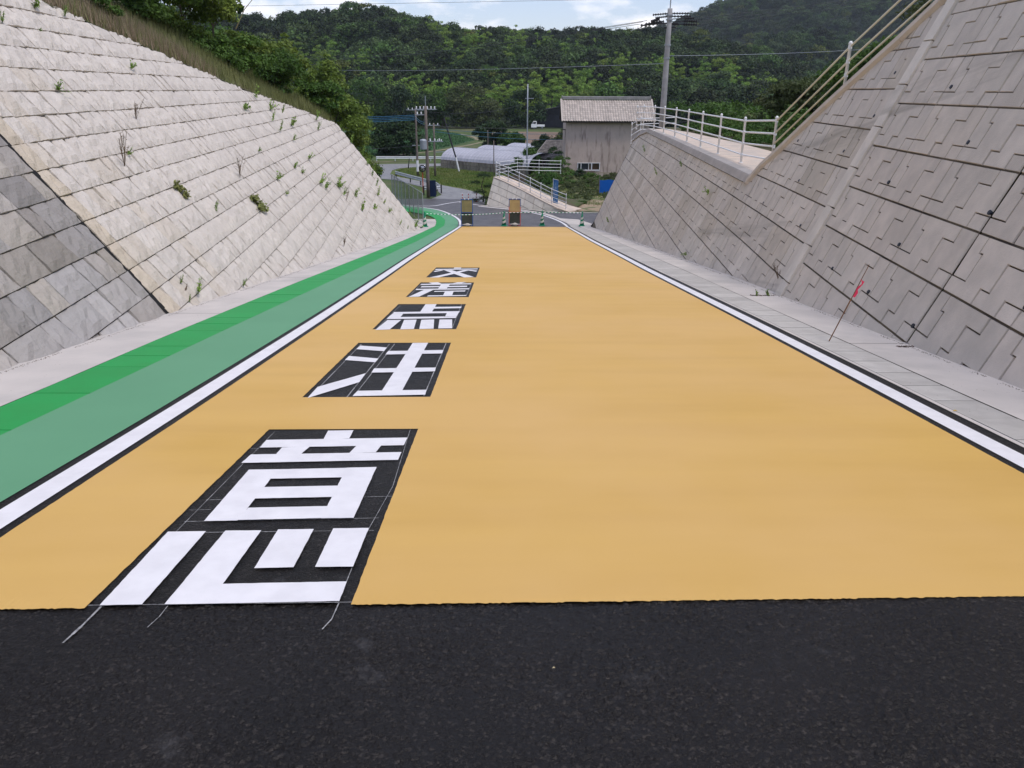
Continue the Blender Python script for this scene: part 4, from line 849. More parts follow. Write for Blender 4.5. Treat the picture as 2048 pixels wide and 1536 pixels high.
# big concrete pole right
bp=Vector((8.1,42.0,-.3)); root=pole(tuple(bp),5.6,.165,M_POLE,'tall concrete utility pole rising beyond the terrace railing, cut by the frame top',ringz=(3.35,3.95,5.1,5.3),tip=2.5)
hw=MB()
def ins(p,q,r=.05,n=7):
    p=Vector(p);q=Vector(q); d=(q-p); ax=d.normalized().to_track_quat('Z','Y').to_matrix(); L0=d.length; pr=[]
    for k in range(n): z=L0*k/n; pr+=[(r*.45,z),(r,z+L0/n*.35),(r,z+L0/n*.5),(r*.45,z+L0/n*.6)]
    hw.lathe(p,pr,8,ax)
Z=5.05
for dz,a0,a1 in ((.33,-.9,1.0),(.2,-.75,1.15)):
    ins(bp+Vector((-.05,0,Z+dz)),bp+Vector((a0,-.1,Z+dz-.08)),.055); ins(bp+Vector((.05,0,Z+dz)),bp+Vector((a1,.1,Z+dz+.02)),.055)
for k,(a0,zz) in enumerate(((-.95,.06),(-1.2,-.05),(-1.45,-.1),(-.8,-.02))):
    ins(bp+Vector((-.5+.1*k,.1*k,Z+zz+.02)),bp+Vector((a0,.2*k-.2,Z+zz-.12)),.075,6)
for k,(a1,zz) in enumerate(((1.25,.12),(1.45,.0),(1.5,-.14))):
    ins(bp+Vector((.75,.1*k,Z+zz)),bp+Vector((a1,.15*k,Z+zz)),.07,6); hw.tube([bp+Vector((.1,0,Z+zz-.04)),bp+Vector((.8,.1*k,Z+zz))],.022,6)
hw.beam(bp+Vector((-.6,0,Z-.12)),bp+Vector((.45,0,Z-.12)),.07,.07); hw.beam(bp+Vector((-.25,0,Z-.32)),bp+Vector((.35,0,Z-.3)),.07,.07)
hw.build('insulator_cluster',M_DARK,root)
def cable(a,b,sag,r,label,m=M_WIRE,group='overhead cables',n=24,balls=()):
    a=Vector(a);b=Vector(b); pts=[a.lerp(b,i/n)-Vector((0,0,4*sag*(i/n)*(1-i/n))) for i in range(n+1)]
    mb=MB(); mb.tube(pts,r,5); o=mb.build('cable',m); tag(o,label,'cable',group); return o
for k,(dz,dx) in enumerate(((.0,-1.3),(-.1,-1.45),(.06,-1.1))):
    cable(bp+Vector((dx,0,Z+dz-.05)),(-33,120+k*1.5,5.6+k*.3),.8,.012,['lowest','middle','uppermost'][k]+' of three thin cables running left from the big concrete pole')
for k,(dz,dx) in enumerate(((.12,1.3),(0,1.45),(-.14,1.5))):
    cable(bp+Vector((dx,.2,Z+dz)),(60,60+k,12.6+k*-.25),.3,.012,['uppermost','middle','lowest'][k]+' of three thin cables running right from the big concrete pole')
    for q in (.17,.2): 
        pass
cable((-70,95,9.2),(70,95,12.3),.05,.016,'single highest cable crossing the sky above the wooded ridge')
cable(bp+Vector((0,0,3.1)),(-34,110,4.2),.4,.013,'pale cable sloping left from the middle of the big concrete pole',M_GALV)
cable(bp+Vector((0,0,3.45)),(48,90,6.7),.3,.013,'pale cable leading right from the middle of the big concrete pole',M_GALV)
for k in range(4):
    cable((-9.9,89.2,-1.1-.16*k),(-32,80,-.3-.2*k),.5,.03,['top','second','third','bottom'][k]+' blue cable of the bundle left of the sleeved pole',M_TEAL)
for k in range(2): cable((-6.2,64,-.9-.15*k),(-9.9,89.2,-1.2-.2*k),.2,.02,['upper','lower'][k]+' blue cable between the transformer pole and the sleeved pole',M_TEAL)
for k in range(3): cable((-7.7,88.5,-2.2-.3*k),(24,96,-1.6-.45*k),.6+.25*k,.022,['top','middle','bottom'][k]+' of three level cables behind the steel mast and the house',M_TEAL if k else M_WIRE)
cable((-6.2,63.9,-.1),(2.3,86,.3),.5,.012,'thin dark cable from the transformer pole to the steel mast')
cable((-9.84,89.2,-4.3),(-34,84,-3.9),.6,.018,'low dark cable left of the sleeved pole')
# ---------------------------------------------------------------- convex mirror, board, banner, tarp
root=empty('convex_mirror',(-7.1,68.0,-6.83),'round convex road mirror on an orange post beside the transformer pole','road mirror'); c=Vector((-7.1,68.0,-6.83))
M_OR=mat('orange_post',(.5,.10,.04),None,rough=.5)
mb=MB(); mb.tube([c,c+Vector((0,0,1.9))],.045,8); mb.build('post',M_OR,root)
ax=Vector((.1,-1,0)).to_track_quat('Z','Y').to_matrix(); mc=c+Vector((0,-.08,2.05))
mb=MB(); mb.lathe(mc,[(.30,-.05),(.30,.03),(.26,.03),(.26,-.05)],24,ax); mb.build('hood',M_OR if False else M_DARK,root)
mb=MB(); mb.lathe(mc,[(.262,.0),(.2,.03),(.1,.055),(.01,.06)],24,ax); mb.build('mirror',mat('mirror_glass',(.5,.5,.5),None,rough=.08,metal=1),root,smooth=True)
root=empty('notice_board',(-5.9,63.6,-6.67),'narrow dark blue board strapped behind the foot of the transformer pole','board'); mb=MB(); mb.box((-6.0,64.15,-6.0),(.68,.04,1.3)); mb.build('panel',M_NAVY,root)
for x in (-6.3,-5.7): mb=MB(); mb.tube([(x,64.18,-6.7),(x,64.18,-5.3)],.02,6); mb.build('post',M_GALV,root)
# blue banner
root=empty('banner_flag',(3.33,56.3,-6.35),'narrow blue banner flag tied to the end of the small wall railing','banner'); c=Vector((3.33,55.3,-6.2))
mb=MB(); mb.tube([c,c+Vector((0,0,1.95))],.012,6); mb.tube([c+Vector((0,0,1.93)),c+Vector((.36,-.1,1.85))],.01,6); mb.build('pole',M_WPIPE,root)
mb=MB(); vs=[]
for j in range(13):
    z=1.92-j*.135
    for i in range(4): vs.append(tuple(c+Vector((.015+.115*i,-.03*i+.02*math.sin(j*.9+i),z-.025*i))))
mb.add(vs,[(j*4+i,j*4+i+1,j*4+i+5,j*4+i+4) for j in range(12) for i in range(3)]); fl=mb.build('cloth',mat('banner_blue',(.05,.16,.36),(.04,.13,.3),5,.7),root,smooth=True)
mb=MB()
RG=random.Random(4)
for j in range(5):
    z=1.66-j*.26; x0=.09
    for (dx,dz,w_,h_) in ((0,0,.19,.022),(0,-.07,.19,.022),(0,-.14,.19,.022),(.0,0.02,.022,.17),(.165,0.02,.022,.17),(.08,.02,.022,.17)):
        if RG.random()<.25: continue
        mb.add([tuple(c+Vector((x0+dx+a*w_,-.05-.03*(x0+dx)/.115*.5,z+dz-b*h_))) for a,b in ((0,0),(1,0),(1,1),(0,1))],[(0,1,2,3)])
mb.build('lettering',mat('banner_white',(.30,.42,.55),None),root)
# blue tarp block
root=empty('blue_tarp',(8.9,67.3,-6.8),'bright blue tarpaulin hung beside the far right wall','tarpaulin'); mb=MB(); vs=[]
for j in range(7):
    for i in range(7): vs.append((8.02+.22*i,67.3+.05*math.sin(i*2.1+j)+.02*j,-5.6-.27*j*(1+.0*i)-.03*math.sin(i*1.3)-(.05*i if j==6 else 0)))
mb.add(vs,[(j*7+i,j*7+i+1,j*7+i+8,j*7+i+7) for j in range(6) for i in range(6)]); mb.build('sheet',mat('tarp_blue',(.01,.13,.55),None,rough=.4),root,smooth=True)
for x in (8.0,9.4): mb=MB(); mb.tube([(x,67.35,-6.95),(x,67.35,-5.2)],.03,6); mb.build('stake',M_WOODP,root)
# bamboo stake with pink ribbon
s0=Vector((3.56,8.05,gz(8.05)+.01)); s1=Vector((3.93,8.2,gz(8.05)+.83))
root=empty('marker_stake',s0,'thin leaning bamboo stake with a pink ribbon on the right gutter slabs','stake')
M_BAM=mat('bamboo_stick',(.22,.11,.05),(.12,.06,.03),14,.7); mb=MB(); mb.tube([s0,s0.lerp(s1,.42),s0.lerp(s1,.43),s0.lerp(s1,.75),s1],.0062,8,taper=.004); mb.lathe(s0.lerp(s1,.43),[(.0075,-.05),(.0075,.12)],8,(s1-s0).to_track_quat('Z','Y').to_matrix()); mb.build('stick',M_BAM,root)
rb_=MB(); q=s0.lerp(s1,.79); pts=[q+Vector((-.004,-.01,.012)),q+Vector((.022,-.012,-.004)),q+Vector((.016,-.016,-.035)),q+Vector((-.012,-.02,-.06)),q+Vector((-.035,-.022,-.09)),q+Vector((-.032,-.022,-.125)),q+Vector((-.055,-.024,-.175))]
wv=[.026,.034,.012,.024,.022,.034,.028]; vs=[]
for p,wd in zip(pts,wv): vs+=[tuple(p+Vector((-wd/2,0,.004))),tuple(p+Vector((wd/2,.003,-.004)))]
rb_.add(vs,[(2*i,2*i+1,2*i+3,2*i+2) for i in range(6)]); rb_.build('ribbon',mat('pink_ribbon',(.85,.06,.14),None,rough=.5,transl=.4),root,smooth=True)
# ---------------------------------------------------------------- house
M_STUC=mat('stucco',(.52,.425,.365),(.45,.37,.32),1.0,.92,.004,40,stain=(2.6,.53,.66,(.27,.21,.18),(1.0,.0,.16)),blotch=(.5,.5,.75,(.44,.36,.31)))
M_TILE=mat('roof_tile',(.50,.44,.385),(.43,.38,.335),2.5,.6,.002,30,island=.16); M_TILED=mat('dark_roof_tile',(.12,.11,.105),(.2,.185,.17),2.0,.8,.003,30,island=.3)
M_GLASS=mat('window_glass',(.03,.035,.04),None,rough=.08,spec=.8); M_DWOOD=mat('dark_wood',(.045,.035,.03),(.03,.025,.02),5,.85)
hx0,hx1,hy0,hy1=6.55,15.6,88.0,92.6; zb,ze=-7.7,-1.72
root=empty('house',(hx0,hy0,zb),'two storey house with stained brown stucco and pale wavy tile roof behind the terrace','house')
def wallbox(name,pts,m,par=root):
    mb=MB(); mb.add(pts,[(0,1,2,3)]); return mb.build(name,m,par)
wx0,wx1,wz0,wz1=7.95,10.4,-6.75,-5.95
mb=MB()
P_=lambda x,z:(x,hy0,z)
mb.add([P_(hx0,zb),P_(wx0,zb),P_(wx0,ze),P_(hx0,ze)],[(0,1,2,3)]); mb.add([P_(wx1,zb),P_(hx1,zb),P_(hx1,ze),P_(wx1,ze)],[(0,1,2,3)]); mb.add([P_(wx0,zb),P_(wx1,zb),P_(wx1,wz0),P_(wx0,wz0)],[(0,1,2,3)]); mb.add([P_(wx0,wz1),P_(wx1,wz1),P_(wx1,ze),P_(wx0,ze)],[(0,1,2,3)])
for a in ((wx0,wz0,wx1,wz0),(wx0,wz1,wx1,wz1),(wx0,wz0,wx0,wz1),(wx1,wz0,wx1,wz1)): mb.add([(a[0],hy0,a[1]),(a[2],hy0,a[3]),(a[2],hy0+.2,a[3]),(a[0],hy0+.2,a[1])],[(0,1,2,3)])
mb.build('wall',M_STUC,root)
mb=MB(); ym=(hy0+hy1)/2; zr=.25; lw0,lw1=hy0+.5,hy0+1.0
mb.add([(hx0,hy0,zb),(hx0,lw0,zb),(hx0,lw0,zr-1.2),(hx0,hy0,ze)],[(0,1,2,3)]); mb.add([(hx0,lw1,zb),(hx0,hy1,zb),(hx0,hy1,ze),(hx0,ym,zr),(hx0,lw1,ze+.7)],[(0,1,2,3,4)]); mb.add([(hx0,lw0,zb),(hx0,lw1,zb),(hx0,lw1,-4.0),(hx0,lw0,-4.0)],[(0,1,2,3)]); mb.add([(hx0,lw0,-2.6),(hx0,lw1,-2.6),(hx0,lw1,ze+.7),(hx0,lw0,zr-1.2)],[(0,1,2,3)])
mb.add([(hx1,hy0,zb),(hx1,hy1,zb),(hx1,hy1,ze),(hx1,ym,zr),(hx1,hy0,ze)],[(0,1,2,3,4)]); mb.add([(hx0,hy1,zb),(hx1,hy1,zb),(hx1,hy1,ze),(hx0,hy1,ze)],[(0,1,2,3)]); mb.build('wall',M_STUC,root)
wn=MB(); wn.box((hx0+.1,(lw0+lw1)/2,-3.3),(.05,.5,1.4)); wn.build('window',M_GLASS,root); mb=MB(); mb.box((hx0-.25,(lw0+lw1)/2,-2.52),(.5,.75,.07)); mb.build('window_hood',M_DWOOD,root)
mb=MB(); mb.box(((wx0+wx1)/2,hy0+.02,ze-.12),(.02,.02,.02)) if False else None
mb.box(((hx0+hx1)/2,hy0-.012,-2.42),(hx1-hx0,.02,.05)); mb.build('string_course',M_STUC,root)
win=MB(); t=.06
for (x,z,w_,h_) in ((( wx0+wx1)/2,wz0+.02,wx1-wx0+.1,.09),((wx0+wx1)/2,wz1-.02,wx1-wx0+.1,.06),(wx0+.02,(wz0+wz1)/2,.06,.8),(wx1-.02,(wz0+wz1)/2,.06,.8),(wx0+.38,(wz0+wz1)/2,.07,.78),(wx0+1.22,(wz0+wz1)/2,.05,.78),(wx0+1.56,(wz0+wz1)/2,.09,.78)):
    win.box((x,hy0-.01,z),(w_,.09,h_))
wo=win.build('window',M_WPIPE,root)
for xa,xb,c_ in ((wx0+.05,wx0+.34,(.03,.035,.04)),(wx0+.43,wx0+1.19,(.035,.04,.05)),(wx0+1.25,wx0+1.51,(.12,.09,.07)),(wx0+1.61,wx1-.05,(.07,.045,.03))):
    mb=MB(); mb.box(((xa+xb)/2,hy0+.08,(wz0+wz1)/2),(xb-xa,.02,.74)); mb.build('pane',mat('pane_%d'%int(xa*100),c_,None,rough=.12,spec=.7),wo)
mb=MB(); mb.box((9.0,hy0-.18,-7.05),(1.7,.35,.5)); mb.build('plinth',mat('plinth_brown',(.2,.15,.13),(.16,.12,.1),3,.9),root)
mb=MB(); mb.beam((9.9,hy0-.7,-6.95),(13.5,hy0-.7,-6.95),.08,.09)
for x in (10.2,10.9,11.6,12.3): mb.box((x,hy0-.7,-7.2),(.12,.08,.5))
tag(mb.build('garden_fence',mat('pale_wood',(.33,.28,.2),None)),'low broken wooden fence on pale stakes under the house window','fence')
def tileroof(name,x0,x1,ya,za,yb,zb_,pitch,rows,m,par,step=.028,wave=.045):
    """real pantiles: every tile a curved shell lapping the next row"""
    cols=int((x1-x0)/pitch); mb=MB(); d=Vector((0,yb-ya,zb_-za)); Ln=d.length; d.normalize(); nrm=Vector((0,-d.z,d.y)); nrm=nrm if nrm.z>0 else -nrm
    rl=Ln/rows
    for r in range(rows):
        for c in range(cols):
            vs=[]
            for e in (0,1):
                p0=Vector((0,ya,za))+d*(rl*(r+e*1.04)); lift=step*(1-e)
                for k in range(6):
                    u=k/5; x=x0+(c+u)*pitch; h=wave*(math.sin(u*math.pi*2-.8) if True else 0)
                    vs.append(tuple(p0+nrm*(lift+h)+Vector((x,0,0))))
            for k in range(6):
                p0=Vector((0,ya,za))+d*(rl*r); u=k/5; x=x0+(c+u)*pitch; h=wave*math.sin(u*math.pi*2-.8); vs.append(tuple(p0+nrm*(h-.012)+Vector((x,0,0))))
            mb.add(vs,[(k,k+1,k+7,k+6) for k in range(5)]+[(12+k,13+k,k+1,k) for k in range(5)])
    o=mb.build('roof_tiles',m,par); o['kind']='stuff'; return o
rf=MB(); rf.add([(hx0-.45,hy0-.6,-1.62),(hx1+.45,hy0-.6,-1.62),(hx1+.45,ym,.52),(hx0-.45,ym,.52),(hx1+.45,hy1+.6,-1.62),(hx0-.45,hy1+.6,-1.62)],[(0,1,2,3),(3,2,4,5)]); rf.add([(hx0-.45,hy0-.6,-1.74),(hx1+.45,hy0-.6,-1.74),(hx1+.45,ym,.40),(hx0-.45,ym,.40)],[(3,2,1,0)]); rf.add([(hx0-.45,hy0-.6,-1.74),(hx1+.45,hy0-.6,-1.74),(hx1+.45,hy0-.6,-1.62),(hx0-.45,hy0-.6,-1.62)],[(0,1,2,3)]); roof=rf.build('roof',M_DWOOD,root)
tileroof('t',hx0-.42,hx1+.45,hy0-.64,-1.57,ym-.1,.50,.275,10,M_TILE,roof)
mb=MB(); mb.box(((hx0+hx1)/2,ym,.68),(hx1-hx0+.5,.3,.22)); mb.tube([(hx0-.3,ym,.82),(hx1+.3,ym,.82)],.09,8)
for x in (hx0-.35,hx1+.35): mb.tube([(x,ym,.6),(x,ym,1.02)],.09,8,taper=.04)
mb.build('ridge_tiles',mat('ridge_tile',(.27,.26,.25),(.2,.2,.19),3,.6),roof)
mb=MB(); mb.beam((hx0-.45,hy0-.66,-1.60),(hx0-.45,ym,.60),.18,.12); mb.beam((hx1+.47,hy0-.66,-1.60),(hx1+.47,ym,.60),.18,.12); mb.build('verge_tiles',M_TILE,roof)
# lean-to shed with dark tiles
root=empty('shed',(4.5,92,-7.5),'low dark shed with a mossy grey tile roof left of the stucco house','shed')
ra,rb1=(5.0,98.2,-4.25),(7.6,98.2,-4.25)
mb=MB(); ea,eb=(3.2,93.2,-5.85),(6.6,91.2,-6.05)
rows=13; v=[]
for r in range(rows+1):
    t_=r/rows
    for c in range(15):
        u=c/14; p=Vector(ea).lerp(Vector(eb),u).lerp(Vector(ra).lerp(Vector(rb1),u),t_); v.append(p)
for r in range(rows):
    for c in range(14):
        for half in (0,1):
            a=v[r*15+c].lerp(v[r*15+c+1],half*.5); b=v[r*15+c].lerp(v[r*15+c+1],half*.5+.5); c2=v[(r+1)*15+c].lerp(v[(r+1)*15+c+1],half*.5+.5); d2=v[(r+1)*15+c].lerp(v[(r+1)*15+c+1],half*.5)
            e=random.uniform(0,.02); up=Vector((0,-.3,.9))
            m_=a.lerp(b,.5)+up*(.10+e); m2=d2.lerp(c2,.5)+up*.05
            mb.add([tuple(a+up*(.05+e)),tuple(m_),tuple(b+up*(.05+e)),tuple(c2),tuple(m2),tuple(d2),tuple(a),tuple(b)],[(0,1,4,5),(1,2,3,4),(6,0,1),(1,2,7),(6,1,7)])
sr_=mb.build('roof',M_TILED,root)
mb=MB(); mb.tube([ra,rb1],.13,8); mb.tube([ea,ra],.09,8); mb.build('ridge_tiles',M_TILED,root)
mb=MB(); mb.add([(3.5,93.4,-7.6),(6.7,91.6,-7.6),(6.7,91.6,-6.1),(3.5,93.4,-5.9)],[(0,1,2,3)]); mb.add([(3.5,93.4,-7.6),(3.5,93.4,-5.9),(5.1,98.2,-4.35),(5.1,98.2,-7.6)],[(0,1,2,3)]); mb.build('wall',M_DWOOD,root)
for x,y in ((4.3,92.8),(5.1,92.35),(5.9,91.9)): mb=MB(); mb.box((x,y-.05,-6.8),(.1,.1,1.6)); mb.build('post',mat('shed_post',(.12,.10,.09),None),root)
# ---------------------------------------------------------------- greenhouses
M_FILM=mat('greenhouse_film',(.40,.40,.45),(.47,.47,.52),.7,.35,.01,5,island=.05,stretch=(1,1,.4),spec=.5); M_SKIRT=mat('greenhouse_skirt',(.20,.18,.15),(.34,.30,.25),1.4,.8,.01,8,stain=(3,.5,.7,(.1,.085,.07),(1,1,.2)))
ax_=Vector((10,-8.3,0)).normalized(); bk_=Vector((.638,.77,0))
for i,(ox,lab,ln) in enumerate(((0,'nearest of the three arched plastic greenhouses, its grubby skirt showing',14),(6.1,'middle one of the three arched plastic greenhouses',9),(12.2,'farthest one of the three arched plastic greenhouses',8))):
    base=Vector((-8.1,99.9,-7.62))+bk_*ox+ax_*(i*-.1); root=empty('plastic_greenhouse',base,lab,'greenhouse','plastic greenhouses in a row')
    W_=5.4; hs=.95; hr=1.35; na=12; step=.5; n=int(ln/step)
    def arc(k): t=k/na*math.pi; return bk_*(W_/2-W_/2*math.cos(t))+Vector((0,0,hs+hr*math.sin(t)))
    for s_ in range(n):     # one film bay between two hoops, bulging slightly
        p0,p1=base+ax_*(s_*step),base+ax_*((s_+1)*step); 
    mb=MB()
    for s_ in range(n):
        p=[base+ax_*((s_+q)*step) for q in (0,.5,1)]; vs=[]
        for q,pp in enumerate(p):
            for k in range(na+1): 
                a=arc(k); out_=(a-bk_*(W_/2)-Vector((0,0,hs))).normalized(); vs.append(tuple(pp+a-out_*(.045 if q==1 else 0)))
        mb.add(vs,[(q*(na+1)+k,q*(na+1)+k+1,(q+1)*(na+1)+k+1,(q+1)*(na+1)+k) for q in (0,1) for k in range(na)])
    mb.build('film_bays',M_FILM,root)['kind']='stuff'
    mb=MB(); mb.add([tuple(base+arc(k)) for k in range(na+1)]+[tuple(base),tuple(base+bk_*W_)],[tuple(range(na+1))+(na+2,na+1)]); mb.build('end_wall',M_FILM,root)
    for s_ in range(n):
        mb=MB(); p=base+ax_*(s_*step); q=base+ax_*((s_+1)*step-.04); o_=-bk_*(.03+random.uniform(0,.02)); top=hs-.02+random.uniform(-.02,.02)
        mb.add([tuple(p+o_),tuple(q+o_),tuple(q+o_+Vector((0,0,top))),tuple(p+o_+Vector((0,0,top)))],[(0,1,2,3)]); mb.build('skirt_panel',M_SKIRT,root)
    mb=MB(); 
    for zz in (.97,.55): mb.tube([base-bk_*.07+Vector((0,0,zz)),base-bk_*.07+ax_*ln+Vector((0,0,zz-.05))],.025,6)
    mb.build('side_rail',M_GALV if False else mat('rusty_pipe',(.16,.10,.07),(.22,.2,.18),8,.8),root)
    for s_ in range(0,n+1,1):
        mb=MB(); p=base+ax_*(s_*step); mb.tube([p+arc(k)*1.0+Vector((0,0,.012)) for k in range(na+1)],.014,4,cap=False); mb.build('hoop',M_GALV,root)
# ---------------------------------------------------------------- small truck far off
T0=Vector((8.1,203.2,-7.55)); root=empty('pickup_truck',T0,'tiny white pickup truck facing left, parked beyond the ploughed field','truck')
M_TW=mat('truck_white',(.8,.8,.8),None,rough=.35,spec=.5)
def TB(pts,y0,y1,name,m,par=root):
    mb=MB(); n=len(pts); mb.add([tuple(T0+Vector((x,y0,z))) for x,z in pts]+[tuple(T0+Vector((x,y1,z))) for x,z in pts],[tuple(range(n)),tuple(range(n,2*n))[::-1]]+[(i,(i+1)%n,n+(i+1)%n,n+i)[::-1] for i in range(n)]); return mb.build(name,m,par)
TB([(-1.7,.35),(-.35,.35),(-.35,1.75),(-.55,1.82),(-1.2,1.8),(-1.55,1.15),(-1.7,1.05)],-.74,.74,'cab',M_TW)
TB([(-.3,.55),(1.65,.55),(1.65,1.0),(-.3,1.0)],-.72,.72,'cargo_bed',M_TW)
TB([(-.62,1.18),(-.5,1.66),(-1.0,1.68),(-1.2,1.18)],-.755,-.745,'side_window',M_GLASS); TB([(-1.26,1.2),(-1.06,1.66),(-1.22,1.66),(-1.5,1.2)],-.755,-.745,'quarter_window',M_GLASS)
TB([(-1.5,.42),(1.5,.42),(1.5,.55),(-1.5,.55)],-.5,.5,'chassis',M_DARK)
for x in (-1.05,1.0):
    for y in (-.66,.66):
        mb=MB(); mb.lathe(T0+Vector((x,y,.28)),[(.12,-.07),(.28,-.07),(.28,.07),(.12,.07)],14,Matrix.Rotation(math.pi/2,3,'X')); wh=mb.build('wheel',M_DARK,root)
        mb=MB(); mb.lathe(T0+Vector((x,y,.28)),[(.05,-.08),(.15,-.08),(.15,.08),(.05,.08)],12,Matrix.Rotation(math.pi/2,3,'X')); mb.build('rim',M_GALV,wh)
# dark netted structure behind the truck
mb=MB(); mb.add([(8,212,-7.6),(30,206,-7.6),(30,206,-3.8),(20,207,-2.0),(14,209,-2.4),(8,212,-3.6)],[(0,1,2,3,4,5)]); mb.add([(8,212,-3.6),(14,209,-2.4),(20,207,-2.0),(30,206,-3.8),(30,226,-3.6),(8,226,-3.6)],[(0,1,2,3,4,5)]); tag(mb.build('netted_shed',mat('black_net',(.03,.03,.035),(.05,.05,.06),.6,.9)),'dark netted shelter behind the white pickup truck','shed')
# ---------------------------------------------------------------- vegetation
def unit(v): return v/np.maximum(np.linalg.norm(v,axis=1,keepdims=True),1e-9)
def leafmesh(C,Nn,size,asp=.5,rng=RNG,fold=.15):
    """C centres, Nn normals, size per leaf -> diamond leaves"""
    n=len(C); r=unit(rng.normal(size=(n,3))); t=unit(np.cross(Nn,r)); b=np.cross(Nn,t); s=size[:,None]
    V=np.stack([C-t*s*.5,C+b*s*.5*asp+Nn*s*fold*.5,C+t*s*.5,C-b*s*.5*asp+Nn*s*fold*.5],1).reshape(-1,3)
    return V,np.arange(4*n).reshape(-1,4)
def npmesh(name,V,Fq,m,extra=None):
    me=bpy.data.meshes.new(name); parts=[(V,Fq)]+([extra] if extra else []); VV=np.concatenate([p[0] for p in parts]); off=0; idx=[];ls=[]
    for v,f in parts: idx.append((f+off).reshape(-1)); ls.append(np.full(len(f),f.shape[1])); off+=len(v)
    idx=np.concatenate(idx).astype(np.int32); ls=np.concatenate(ls).astype(np.int32)
    me.vertices.add(len(VV)); me.vertices.foreach_set('co',VV.astype(np.float32).reshape(-1)); me.loops.add(len(idx)); me.loops.foreach_set('vertex_index',idx)
    st=np.concatenate([[0],np.cumsum(ls)[:-1]]).astype(np.int32); me.polygons.add(len(ls)); me.polygons.foreach_set('loop_start',st); me.polygons.foreach_set('loop_total',ls); me.update(calc_edges=True); me.validate(); me.materials.append(m); return me
def clumpleaves(clumps,n,size,rng=RNG,flat=.75,up=.5,asp=.5,inner=.45):
    """leaves in shells round clump centres; clumps=[(x,y,z,r)]"""
    cl=np.array(clumps); wgt=cl[:,3]**2; k=rng.choice(len(cl),n,p=wgt/wgt.sum()); d=unit(rng.normal(size=(n,3))); d[:,2]=np.where(d[:,2]<-.3,-d[:,2]*.5,d[:,2])
    rr=(inner+(1-inner)*rng.random(n)**.6); C=cl[k,:3]+d*(rr*cl[k,3])[:,None]*np.array([1,1,flat])*(1+.18*np.sin(d[:,[0]]*7+d[:,[1]]*9+k[:,None]))
    N=unit(d*.7+np.array([0,0,up])+rng.normal(size=(n,3))*.55); S=size*rng.uniform(.6,1.35,n); return leafmesh(C,N,S,asp,rng)
def crownclumps(R,H,n,rng,base=.35,shape='round'):
    out=[]
    for i in range(n):
        t=rng.random(); z=base*H+(1-base)*H*t
        prof={'round':math.sqrt(max(.05,1-(2*t-1)**2)),'cone':(1-t)*.95+.1,'plume':.55+.45*math.sin(math.pi*min(1,t+.2))*(1-t*.6)}[shape]
        a=rng.random()*6.283; r=R*prof*math.sqrt(rng.random()); out.append((r*math.cos(a),r*math.sin(a),z,R*rng.uniform(.22,.42)*(1 if shape=='round' else .8)))
    return out
G_MID=leafmat('leaf_mid',(.05,.115,.02),(.085,.155,.026)); G_YEL=leafmat('leaf_yellowgreen',(.10,.165,.024),(.16,.215,.036)); G_DARK=leafmat('leaf_dark',(.02,.048,.014),(.032,.062,.018),tr=.2); G_WEED=leafmat('leaf_weed',(.19,.33,.06),(.28,.40,.09)); G_DRY=leafmat('dry_stem',(.16,.11,.07),(.2,.15,.1)); G_OLIVE=leafmat('leaf_olive',(.07,.10,.03),(.10,.12,.045))
G_MOSS=leafmat('cushion_leaf',(.22,.26,.08),(.32,.31,.12))
M_BARK=mat('bark',(.08,.065,.05),(.05,.04,.03),6,.9,.01,30)
def trunkmesh(h,r,clumps,rng,nl=6):
    mb=MB(); pts=[Vector((0,0,-.3))]; 
    for i in range(1,6): pts.append(Vector((rng.normal()*.04*h*.3,rng.normal()*.04*h*.3,h*i/5)))
    mb.tube(pts,r,7,taper=r*.3)
    for c in sorted(clumps,key=lambda c:-c[3])[:nl]:
        z0=min(h*.85,max(h*.25,c[2]*.6)); mb.tube([Vector((0,0,z0)),Vector((c[0]*.5,c[1]*.5,(z0+c[2])/2+.1)),Vector(c[:3])],r*.4,5,taper=r*.1)
    return mb
def tree(name,loc,label,R,H,ncl,nlf,size,m,shape='round',cat='tree',group=None,base=.3,seed=0,flat=.75,up=.5,asp=.5,trunk=True,extra=()):
    rng=np.random.default_rng(seed+int(abs(loc[0]*13+loc[1]*7))); cl=crownclumps(R,H,ncl,rng,base,shape)+list(extra); V,Fq=clumpleaves(cl,nlf,size,rng,flat,up,asp)
    root=empty(name,loc,label,cat,group); me=npmesh('crown',V,Fq,m); o=bpy.data.objects.new('crown',me); COL.objects.link(o); o.parent=root
    if trunk: mb=trunkmesh(H*.75,max(.04,H*.022),cl,rng); me=mb; t=me.build('trunk',M_BARK); t.parent=root
    root.rotation_euler.z=0; return root
